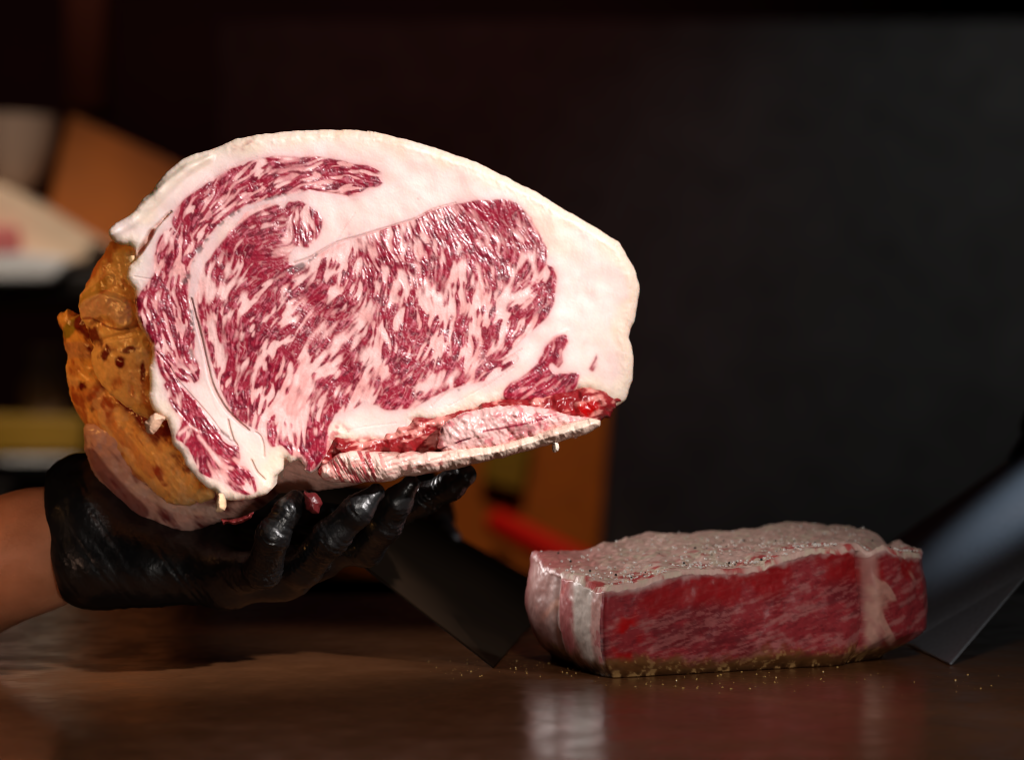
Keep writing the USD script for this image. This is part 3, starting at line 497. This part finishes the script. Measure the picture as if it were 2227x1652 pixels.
def body(bones, groups, edge, grow=0.0, k=.006):
    """one skin over all bones: hulls of the joints' spheres, refined and drawn onto the smooth union of the bones"""
    m = Manifold()
    for a, b in bones:
        s = [Manifold.sphere(q[3]+grow+.0005, 20).translate(tuple(q[:3])) for q in (a, b)]; m = m+Manifold.batch_hull(s)
    m = m.refine_to_length(edge); v, f = np.array(m.to_mesh().vert_properties[:, :3], float), np.array(m.to_mesh().tri_verts)
    fs = lambda q: np.minimum.reduce([sdf(q, g, k) for g in groups])-grow if len(groups) == 1 else union(q, groups, k)-grow
    for it in range(5):
        e = .0004; d = fs(v); g = np.stack([fs(v+np.eye(3)[i]*e)-d for i in range(3)], 1); g /= np.maximum(np.linalg.norm(g, axis=1, keepdims=True), 1e-9)
        v = v-g*np.clip(d, -.004, .004)[:, None]
    t = trimesh.Trimesh(v, f, process=False); trimesh.smoothing.filter_taubin(t, iterations=8); return np.array(t.vertices), f
def union(p, groups, k):
    """fingers stay apart from each other; each one blends into the palm (the last group)"""
    pd = sdf(p, groups[-1], .012); out = pd
    for g in groups[:-1]:
        d = sdf(p, g, .004); h = np.clip(k-np.abs(pd-d), 0, None)/k; out = np.minimum(out, np.minimum(pd, d)-h*h*k*.25)
    return out
GROUPS = [chain(c) for c in FING]+[chain(THUMB), PALM+ARM[2:]]
person = thing('person', 'bare forearm from the left, black gloved left hand holding up the raw roast', 'person')
skin = usdkit.material(stage, '/World/Looks/skin', {'tc': ('texture_coordinate', {}), 'n': ('noise_texture', {'scale': 60, 'detail': 6}), 'r': ('rgb_ramp', {'ramp': [(.3, S(164, 106, 74)), (.7, S(190, 130, 96))]}),
    'nb': ('noise_texture', {'scale': 700, 'detail': 3}), 'b': ('bump', {'strength': 1.0, 'distance': .0002}), 'p': ('principled_bsdf', {'roughness': .5, 'subsurface_weight': .15, 'subsurface_scale': .004, 'specular_ior_level': .35})},
    [('tc.object', 'n.vector'), ('n.fac', 'r.fac'), ('r.color', 'p.base_color'), ('tc.object', 'nb.vector'), ('nb.fac', 'b.height'), ('b.normal', 'p.normal')], surface='p.BSDF')
glove = usdkit.material(stage, '/World/Looks/black_nitrile', {'tc': ('texture_coordinate', {}), 'nb': ('noise_texture', {'scale': 500, 'detail': 4}), 'b': ('bump', {'strength': 1.0, 'distance': .00025}),
    'n2': ('noise_texture', {'scale': 90, 'detail': 3}), 'm': ('map_range', {'from_min': .3, 'from_max': .7, 'to_min': .24, 'to_max': .38}), 'p': ('principled_bsdf', {'base_color': (.006, .006, .0065), 'specular_ior_level': .6})},
    [('tc.object', 'nb.vector'), ('nb.fac', 'b.height'), ('b.normal', 'p.normal'), ('tc.object', 'n2.vector'), ('n2.fac', 'm.value'), ('m.result', 'p.roughness')], surface='p.BSDF')
shr = lambda bs: [(a*np.array([1, 1, 1, .78]), b*np.array([1, 1, 1, .78])) for a, b in bs]
bones_in = [(a, b) for g in GROUPS[:-1] for a, b in shr(g)]+shr(PALM)+ARM
v, f = body(bones_in, [[bb for g in GROUPS[:-1] for bb in shr(g)]+[bb for bb in shr(PALM)]+ARM], .0035, 0, .008)
put('body', v, f, skin, person)
# the glove: the hand's skin a millimetre out, cut off at the cuff, with creases that run across the fingers
CUFF = [(c6j(345, 290, .075, 140), c6j(385, 420, .066, 190)), (c6j(385, 420, .062, 190), c6j(420, 590, .055, 185))]
GG = GROUPS[:-1]+[PALM+CUFF]
v, f = body([bb for g in GG for bb in g], GG, .00095, .0010, .006)
n = vnormals(v, f); amp = np.zeros(len(v)); disp = np.zeros(len(v))
for fi, ch in enumerate(FING):
    ch = ch[1:]; L0 = 0.0; best = np.full(len(v), 1e3); ax = np.zeros(len(v)); tot = sum(np.linalg.norm(b[:3]-a[:3]) for a, b in chain(ch)); rr = np.ones(len(v))
    for a, b in chain(ch):
        ab = b[:3]-a[:3]; L = np.linalg.norm(ab); t = np.clip(((v-a[:3])@ab)/(ab@ab), -.4, 1.2); d = np.linalg.norm(v-a[:3]-np.clip(t, 0, 1)[:, None]*ab, axis=1)-(a[3]+(b[3]-a[3])*np.clip(t, 0, 1))
        w = d < best; best[w] = d[w]; ax[w] = (L0+t*L)[w]; L0 += L
    near = sstep(.0045, .0015, np.abs(best)); u = ax/tot
    ph = ax/.0023*2*np.pi+2.6*fbm(v*110, 2, 20+fi)*2; ridge = np.sin(ph)+.5*np.sin(1.7*ph+3*fbm(v*60, 2, 30+fi))
    zone = .5+.65*np.exp(-((u-.45)/.22)**2)+.5*np.exp(-((u-.05)/.12)**2)
    disp += near*zone*ridge*.0004*sstep(-.7, .25, fbm(v*75, 2, 40+fi))*sstep(1.08, .8, u)
disp += .00022*fbm(v*np.array([95, 60, 150]), 3, 50)*sstep(.6, .2, np.abs(disp)/.0003)+.0005*np.abs(vnoise(np.stack([(v[:, 0]*.8+v[:, 2]*.6)*330, (v[:, 2]*.8-v[:, 0]*.6)*60, v[:, 1]*60], 1), 60))
v = v+n*disp[:, None]
m = Manifold(manifold3d.Mesh(np.asarray(v, np.float32), np.asarray(f, np.uint32)))
gp = put('glove', v, f, glove, person) if m.status() != manifold3d.Error.NoError or m.is_empty() else None
cut_a, cut_b = P(103, 1060, .065), P(140, 1290, .055)
if gp is None:
    ab = cut_b-cut_a; nrm = np.array([-ab[2], 0, ab[0]]); nrm /= np.linalg.norm(nrm); nrm = nrm*np.sign(nrm[0]); bend = .002
    nrm = nrm*np.array([1, 1, 1]); m2 = m.trim_by_plane(tuple(nrm), float(nrm@(cut_a+cut_b)/2-.0))
    mm = m2.to_mesh(); put('glove', mm.vert_properties[:, :3], mm.tri_verts, glove, person)

# ================================================================== the steak searing on the griddle
seared = thing('seared_steak', 'thick pink steak with browned base searing on the oily griddle', 'steak')
TOPP = np.array([(.0417, 0), (.066, .010), (.09, .020), (.13, .037), (.150, .046), (.160, .0540), (.166, .0535), (.180, .063), (.1925, .076), (.196, .092), (.188, .122), (.168, .146), (.150, .156), (.12, .152), (.075, .146), (.052, .122), (.035, .104), (.017, .094), (.0085, .085), (.0135, .062), (.022, .043), (.031, .021)])
o = rough_outline(TOPP*1000, 1.0, .3, 25, 5, smooth=1.1)/1000
ZT = [(.0417, 0, .0405), (.156, .05, .0555), (.195, .08, .050), (.15, .15, .059), (.075, .145, .0548), (.0085, .085, .0496), (.022, .043, .0438), (.1, .08, .052), (.09, .02, .0470)]
def ztop(x, y):
    num = den = 0
    for a_, b_, c_ in ZT: w = 1/((x-a_)**2+(y-b_)**2+.012**2)**1.5; num = num+w*c_; den = den+w
    return num/den-.0040*np.exp(-((x-.163-.28*(y-.05))/.0040)**2)*(y > .045)*(x > .145)
def steak_front(p, d):
    z = ztop(p[:, 0], p[:, 1])-rounded(d, .0022)*.0022+.0011*fbm(np.stack([p[:, 0]*90, p[:, 1]*90, 0*d], 1), 3, 71)+.00035*fbm(np.stack([p[:, 0]*500, p[:, 1]*500, 0*d], 1), 2, 72)
    return np.stack([p[:, 0], p[:, 1], z], 1)
pc = TOPP.mean(0)
def steak_ring(t):
    def g(b):
        q = b.copy(); rel = b[:, :2]-pc; nrm = rel/np.linalg.norm(rel, axis=1, keepdims=True)
        z = b[:, 2]*(1-t); q[:, 2] = z; h = z/.045
        bul = .0022*np.sin(np.clip(h, 0, 1)*np.pi)-.016*sstep(.32, 0, h)*sstep(.15, .185, b[:, 0])-.0035*sstep(.16, 0, h)-.006*sstep(.5, 0, h)*sstep(.05, .0, b[:, 0])*sstep(.0, .04, b[:, 1])
        w = np.stack([b[:, 0], b[:, 1], z], 1)
        bul = bul+.0011*fbm(w*60, 3, 73)+.0002*fbm(w*320, 2, 74)-.0065*np.exp(-((b[:, 0]-.162-.05*(.04-z))/.0026)**2)*(b[:, 1] < .09)-.0016*np.exp(-((b[:, 1]-.043)/.0025)**2)*(b[:, 0] < .06)
        q[:, :2] += nrm*bul[:, None]; return q
    return g
rings = [steak_ring(t) for t in np.r_[np.linspace(.015, .985, 84), 1.0]]
v, f, pts, d, src = solid(o[::-1], .0007, steak_front, rings)
if np.cross(v[f[0, 1]]-v[f[0, 0]], v[f[0, 2]]-v[f[0, 0]])[2] < 0: f = f[:, ::-1]
nf = len(pts); x, y, z = v.T; top = np.arange(len(v)) < nf
n1 = fbm(v*60, 4, 81); n2 = fbm(v*260, 3, 82); n3 = fbm(v*700, 2, 83)
sA = fbm(np.stack([(x*.91+y*.41)*70+z*40, (z*.95-(x*.91+y*.41)*.3)*420, 0*x], 1), 3, 84)
cs = np.tile(S(158, 52, 58), (len(v), 1)); cs = mx(cs, S(178, 108, 106), np.clip(.8*sstep(.1, .9, sA+.5*n2+.5*sstep(.03, .0, z)), 0, .8)); cs = mx(cs, S(122, 40, 46), .8*sstep(.1, .7, n1+.3*sA))
sB = fbm(np.stack([(x*.91+y*.41)*240+z*120, (z*.95-(x*.91+y*.41)*.25)*1300, 0*x], 1), 3, 88); cs = mx(cs, S(196, 118, 114), .35*sstep(.25, .8, sB+.4*n1+.3*sA)); cs = mx(cs, S(108, 30, 38), .5*sstep(.2, .7, -sB+.3*n1))
cs = mx(cs, S(196, 8, 10), np.clip(sstep(.009, .002, np.abs(x-.049-.10*(.02-np.abs(z-.022))))*sstep(.03, .02, y)*sstep(.1, .5, .5+n1), 0, 1)*.9)
cs = mx(cs, S(164, 22, 26), sstep(.012, .004, np.abs(ztop(x, y)-z-.008))*sstep(-.3, .3, n1)*(x > .05)*.8)
cs = mx(cs, S(206, 170, 164), sstep(.005, .001, ztop(x, y)-z+.0012*n2))
# fat at the right end and on the left faces
cs = mx(cs, S(196, 140, 130), sstep(.006, .002, np.abs(x-.165-.06*(.04-z)))*.8); cs = mx(cs, S(216, 170, 150), np.clip(sstep(.3, .7, fbm(np.stack([x*180+z*110, z*60, 0*x], 1), 2, 85)), 0, 1)*(x > .163)*.6)
lf = (x < .0445)&(y > .002)
tt = np.clip((y-.003)/.040, 0, 1.0)                                          # 0 at the front corner, 1 at the left corner
L = np.tile(S(224, 168, 158), (len(v), 1)); L = mx(L, S(196, 84, 88), sstep(.1, .6, n2+n1)*.7)
L = mx(L, S(236, 218, 206), sstep(.12, .2, tt-.10*(.042-z)/.042*0)*sstep(.62, .50, tt+.5*(.042-z)/.042*.35)*1.0); L = mx(L, S(214, 110, 112), sstep(.62, .72, tt+.22*(.042-z)/.042)*sstep(.92, .86, tt)*.8)
L = mx(L, S(226, 190, 182), sstep(.90, .97, tt)*.8)
L = mx(L, S(216, 150, 140), sstep(.045, .056, y)*.7); L = mx(L, S(176, 66, 66), sstep(.072, .083, y)*.6)
cs = np.where((lf & ~top)[:, None], L, cs)
brown = sstep(.011, .004, z+.0035*n1+.002*n2); cs = mx(cs, S(120, 84, 44), brown*.9); cs = mx(cs, S(66, 40, 20), sstep(.004, .0, z+.0012*n2)); cs = mx(cs, S(186, 146, 92), brown*sstep(.25, .6, n3+n2)*.8)
tc = np.tile(S(230, 192, 180), (nf, 1)); tn = fbm(v[:nf]*np.array([70, 160, 1]), 4, 86); tc = mx(tc, S(200, 84, 84), sstep(-.1, .5, tn)*sstep(.11, .02, y[:nf]-.4*x[:nf]+.03)); tc = mx(tc, S(226, 204, 184), sstep(.0, .6, n2[:nf]+tn*.5))
tc = mx(tc, S(200, 80, 86), sstep(.05, .0, x[:nf]-.012)*sstep(.03, .06, y[:nf])*.7)
cs[:nf] = tc; cs = cs*(1+.10*n3)[:, None]
mid = v[f].mean(1); lab = np.where((f < nf).all(1), 0, np.where(mid[:, 2] < .0065, 1, np.where((mid[:, 0] < .0445)&(mid[:, 1] > .002), 2, np.where((mid[:, 0] > .162)&(mid[:, 1] < .12), 3, np.where(mid[:, 1]*.91-(mid[:, 0]-.042)*.41 < .02, 4, 5)))))
put_parts(['seasoned_top', 'browned_base', 'fat_edge', 'end_lobe', 'lean_side', 'rear_side'], v, f, lab, np.clip(cs, .002, .95), seared, {}, M['steak'])
# salt and pepper, oil
def inst(name, label, pos, sizes, m, subd=1, kind='stuff', jitter=.3, seed=0):
    s = trimesh.creation.icosphere(subdivisions=subd); r = np.random.default_rng(seed); V, F = [], []
    for k, (p, a) in enumerate(zip(pos, sizes)):
        q = s.vertices*(1+jitter*(r.random((len(s.vertices), 1))-.5))*np.atleast_1d(a)*(1+.3*(r.random(3)-.5)); V.append(q+p); F.append(s.faces+k*len(q))
    o = put(name, np.vstack(V), np.vstack(F), m, smooth=True); tag(o, label, kind=kind); return o
from shapely import contains_xy, Polygon
tp = Polygon(TOPP).buffer(-.002); r = np.random.default_rng(3)
def scatter(k, wfun):
    out = []
    while len(out) < k:
        q = r.uniform((.008, 0), (.197, .157))
        if contains_xy(tp, *q) and r.random() < wfun(*q): out.append((*q, ztop(*q)+.0004))
    return np.array(out)
salt = usdkit.material(stage, '/World/Looks/salt', {'p': ('principled_bsdf', {'base_color': (.82, .79, .74), 'roughness': .2, 'specular_ior_level': .6})}, surface='p.BSDF')
pep = mat('pepper', S(34, 22, 14), .6)
inst('salt_grains', 'white salt grains over the top of the searing steak', scatter(520, lambda x, y: math.exp(-(y-.4*x+.017)/.03)+.05), r.uniform(.0003, .0008, 520), salt, 0, seed=1)
e = np.array([(.030+.0*t, .05*t, .004+.036*q) for t, q in r.random((70, 2))]); e[:, 0] = .0425-.25*e[:, 1]+r.normal(0, .0012, 70)
inst('pepper_grains', 'dark pepper specks on the top of the searing steak', scatter(60, lambda x, y: math.exp(-(y-.4*x+.017)/.04)+.1), r.uniform(.0003, .0007, 60), pep, 0, seed=2)
oil = usdkit.material(stage, '/World/Looks/golden_oil', {'p': ('principled_bsdf', {'base_color': (.62, .40, .13), 'roughness': .08, 'specular_ior_level': .8, 'coat_weight': .6})}, surface='p.BSDF')
def on_griddle(u, v): dd = CAM_Z*FPX/(v-CY); return np.array([(u-CX)*dd/FPX, dd+CAM_Y, 0])
dome = trimesh.creation.icosphere(subdivisions=2); dv = dome.vertices*np.array([1, 1, .55])
for k, (a, b, s) in enumerate([(768, 872, 10), (830, 880, 8), (868, 890, 11), (940, 882, 7), (1010, 868, 6), (1048, 866, 7), (1103, 894, 12), (1116, 862, 6), (1196, 893, 11), (1270, 866, 5), (1415, 905, 6), (708, 880, 6), (1046, 914, 6), (690, 862, 4), (1480, 876, 5), (1560, 858, 5), (1760, 846, 6), (1850, 884, 5), (1155, 810, 9), (1290, 814, 6)]):
    u_, v_ = c5([(a, b)])[0]; p = on_griddle(u_, v_)
    o = put('oil_droplet', dv*s*.44*.62*(p[1]-CAM_Y)*K+p+np.array([0, 0, .0001]), dome.faces, oil); tag(o, 'small golden oil bubble in the row on the griddle before the searing steak', 'oil droplet', 'golden oil droplets before the steak')
q = np.array([on_griddle(u_, v_) for u_, v_ in zip(1330-420*r.random(170)**1.6, r.normal(1450, 13, 170).clip(1412, 1500))]+[on_griddle(u_, v_) for u_, v_ in zip(r.choice([1380, 1560, 1690, 1840, 2080], 110)+r.normal(0, 55, 110), r.normal(1478, 12, 110).clip(1440, 1530))])
inst('oil_splatter', 'fine oil and fat specks spattered on the griddle round the steak', q, .0001+.0006*r.random(len(q))**3, oil, 0, seed=4)

# ------- two steel spatulas either side of the steak
steel = usdkit.material(stage, '/World/Looks/brushed_steel', {'tc': ('texture_coordinate', {}), 'mp': ('mapping', {'scale': (4, 60, 60)}), 'n': ('noise_texture', {'scale': 12, 'detail': 5}), 'm': ('map_range', {'from_min': .3, 'from_max': .7, 'to_min': .26, 'to_max': .40}),
    'p': ('principled_bsdf', {'base_color': (.30, .33, .37), 'metallic': .55})}, [('tc.object', 'mp.vector'), ('mp.vector', 'n.vector'), ('n.fac', 'm.value'), ('m.result', 'p.roughness')], surface='p.BSDF')
warm_steel = mat('oily_steel', S(36, 24, 14), .65, vary=.2, bscale=60, specular_ior_level=.08)
wood = mat('dark_handle_wood', S(58, 34, 20), .5, vary=.3, bscale=120)
def spatula(label, corners, thick, m=steel):
    """corners: the blade's outline, the two on the griddle first, then round"""
    t = thing('spatula', label, 'spatula'); c = np.array(corners)
    mm = Manifold.batch_hull([Manifold.sphere(thick/2, 10).translate(tuple(q)) for q in c]).refine_to_length(.01).to_mesh(); put('blade', mm.vert_properties[:, :3], mm.tri_verts, m, t, smooth=30)
    a = (c[2]+c[3])/2; ax = a-(c[0]+c[1])/2; ax /= np.linalg.norm(ax)
    mm = Manifold.batch_hull([Manifold.sphere(.004, 14).translate(tuple(a+ax*s)) for s in (-.01, .05)]).to_mesh(); put('shank', mm.vert_properties[:, :3], mm.tri_verts, steel, t)
    mm = Manifold.batch_hull([Manifold.sphere(rr, 20).translate(tuple(a+ax*s)) for s, rr in ((.05, .008), (.09, .011), (.16, .012))]).to_mesh(); put('handle', mm.vert_properties[:, :3], mm.tri_verts, wood, t)
def meet(u, v, o, a, b):                     # where a line of sight meets the blade's plane
    n = np.cross(a-o, b-o); d = P(u, v, 0.0)-np.array([0, CAM_Y, CAM_Z]); c = np.array([0, CAM_Y, CAM_Z]); return c+d*(n@(o-c))/(n@d)
up = np.array([0, 0, .0008])
p0, pb, pr = on_griddle(2068, 1446)+up, np.array([.190, .25, 0])+up, P(2560, 868, .22)
spatula('right steel spatula, blue grey blade sloping up beside the far end of the steak', [p0, pb, meet(1940, 1180, p0, pb, pr), meet(2480, 805, p0, pb, pr), pr], .0016)
p1, pb, pr = on_griddle(1072, 1452)+up, np.array([.012, .25, 0])+up, P(560, 1050, .14)
spatula('left steel spatula, dull brown blade under the gloved fingers', [p1, pb, meet(1165, 1262, p1, pb, pr), meet(800, 1060, p1, pb, pr), pr], .0014, warm_steel)

# ================================================================== the blurred background
def panelmat(name, c1_, c2_, rough=.8, sc=9):
    return usdkit.material(stage, '/World/Looks/'+name, {'tc': ('texture_coordinate', {}), 'n': ('noise_texture', {'scale': sc, 'detail': 8, 'roughness': .62}), 'r': ('rgb_ramp', {'ramp': [(.32, S(*c1_)), (.72, S(*c2_))]}), 'nb': ('noise_texture', {'scale': 220, 'detail': 4}), 'b': ('bump', {'strength': 1.0, 'distance': .0006}),
        'p': ('principled_bsdf', {'roughness': rough, 'specular_ior_level': .3})}, [('tc.object', 'n.vector'), ('n.fac', 'r.fac'), ('r.color', 'p.base_color'), ('tc.object', 'nb.vector'), ('nb.fac', 'b.height'), ('b.normal', 'p.normal')], surface='p.BSDF')
slate = panelmat('slate', (60, 60, 60), (78, 78, 78), sc=14)
a, b = P(480, 48, 3.6), P(2900, 48, 3.6)
m = Manifold.batch_hull([Manifold.sphere(.002, 8).translate((x_, y_, z_)) for x_ in (a[0], b[0]) for y_ in (3.604, 3.66) for z_ in (-.9, a[2])]).to_mesh()
o = put('slate_panel', m.vert_properties[:, :3], m.tri_verts, slate, smooth=30); tag(o, 'tall dark grey slate panel behind the steak on the right', 'panel')
def prism(name, outline, y, depth, m, label=None, cat=None, parent=None, r=.008):
    """a board, box or cloth standing at distance y with rounded edges"""
    q = P(*np.array(outline, float).T, y); s = [Manifold.sphere(r, 12).translate((p[0], p[1]+dy, p[2])) for p in q for dy in (0, depth)]
    mm = Manifold.batch_hull(s).to_mesh(); o = put(name, mm.vert_properties[:, :3], mm.tri_verts, m, parent, smooth=35)
    return tag(o, label, cat) if label else o
def lathe(name, prof, u, v, y, m, label, cat, parts=None):
    c = P(u, v, y); prof = np.array(prof)*(y-CAM_Y)/1.86; t = trimesh.creation.revolve(np.array(prof), sections=48); o = put(name, t.vertices+c, t.faces, m, smooth=40); return tag(o, label, cat)
orange = mat('orange_wood', S(164, 88, 16), .6, vary=.15, bscale=30); brownw = mat('brown_wood', S(120, 72, 44), .6, vary=.2, bscale=30); cream = mat('cream_cloth', S(236, 206, 178), .9, vary=.06, bscale=60); white = mat('white_glaze', S(232, 230, 232), .25)
pinkm = mat('pink_cloth', S(220, 120, 120), .9); greym = mat('grey_glaze', S(150, 126, 112), .4); yellow = mat('yellow_plastic', S(158, 118, 30), .5); red = mat('red_plastic', S(220, 10, 6), .4); taupe = mat('taupe_board', S(96, 72, 54), .7, vary=.15, bscale=20); olive = mat('olive_board', S(128, 104, 20), .6); darkm = mat('dark_metal', S(30, 24, 22), .4)
prism('orange_board', [(95, 520), (158, 262), (395, 372), (330, 640), (120, 600)], 3.4, .07, orange, 'blurred orange brown board standing behind the roast on the left', 'board')
prism('wooden_post', [(150, -60), (220, -60), (212, 235), (148, 235)], 3.9, .15, brownw, 'blurred brown wooden post at the upper left edge', 'post')
lathe('bowl', [(0, -.028), (.012, -.028), (.022, -.016), (.030, .006), (.034, .028), (.031, .028), (.026, .006), (0, -.018)], 28, 335, 3.3, greym, 'blurred pale bowl at the left edge, above the cream cloth', 'bowl')
prism('folded_cloth', [(-90, 400), (-5, 408), (190, 528), (185, 560), (90, 580), (-90, 560)], 3.1, .4, cream, 'blurred cream folded cloth at the left edge behind the roast', 'cloth', r=.006)
prism('pink_cloth', [(-90, 500), (25, 502), (30, 545), (-90, 555)], 3.06, .08, pinkm, 'blurred pink cloth lying against the cream cloth', 'cloth')
prism('white_tray', [(-90, 556), (60, 560), (140, 570), (110, 598), (-90, 602)], 3.06, .4, white, 'blurred white tray under the cream and pink cloths', 'tray')
prism('dark_shelf', [(-200, 606), (330, 600), (330, 630), (-200, 640)], 3.1, .6, darkm, 'dark shelf under the white tray on the left', 'shelf')
lathe('jug', [(0, -.03), (.014, -.03), (.020, -.012), (.019, .010), (.013, .024), (.015, .034), (.012, .034), (.010, .022), (0, -.02)], 98, 850, 3.3, greym, 'blurred grey white jug between shelf and yellow box at the left', 'jug')
prism('yellow_box', [(-60, 908), (172, 915), (172, 978), (-60, 980)], 3.2, .2, yellow, 'blurred long yellow box at the left, under the grey jug', 'box')
lathe('plate', [(0, -.006), (.020, -.006), (.034, .006), (.034, .008), (.019, -.002), (0, -.003)], 78, 1018, 3.1, white, 'blurred white plate just above the forearm', 'plate')
prism('back_counter', [(-300, 1060), (900, 1060), (900, 1090), (-300, 1090)], 3.2, .7, darkm, 'dark counter behind the arm', 'counter')
prism('orange_cabinet', [(700, 880), (1318, 860), (1290, 1240), (700, 1240)], 3.06, .25, orange, 'blurred orange brown cabinet behind the fingers and rib strip', 'cabinet')
prism('olive_board', [(1075, 860), (1165, 860), (1130, 1060), (1060, 1040)], 3.02, .035, olive, 'blurred olive board standing against the orange cabinet', 'board')
t = thing('red_tool', 'blurred bright red handled tool pointing down behind the left corner of the steak', 'tool')
a, b = P(1084, 1136, 2.98), P(1270, 1232, 2.90)
m = Manifold.batch_hull([Manifold.sphere(.022, 18).translate(tuple(a)), Manifold.sphere(.026, 18).translate(tuple(b))]).to_mesh(); put('handle', m.vert_properties[:, :3], m.tri_verts, red, t)
dv_ = (b-a)/np.linalg.norm(b-a); m = Manifold.batch_hull([Manifold.sphere(.003, 12).translate(tuple(b+dv_*s)) for s in (0, .09)]).to_mesh(); put('rod', m.vert_properties[:, :3], m.tri_verts, steel, t)
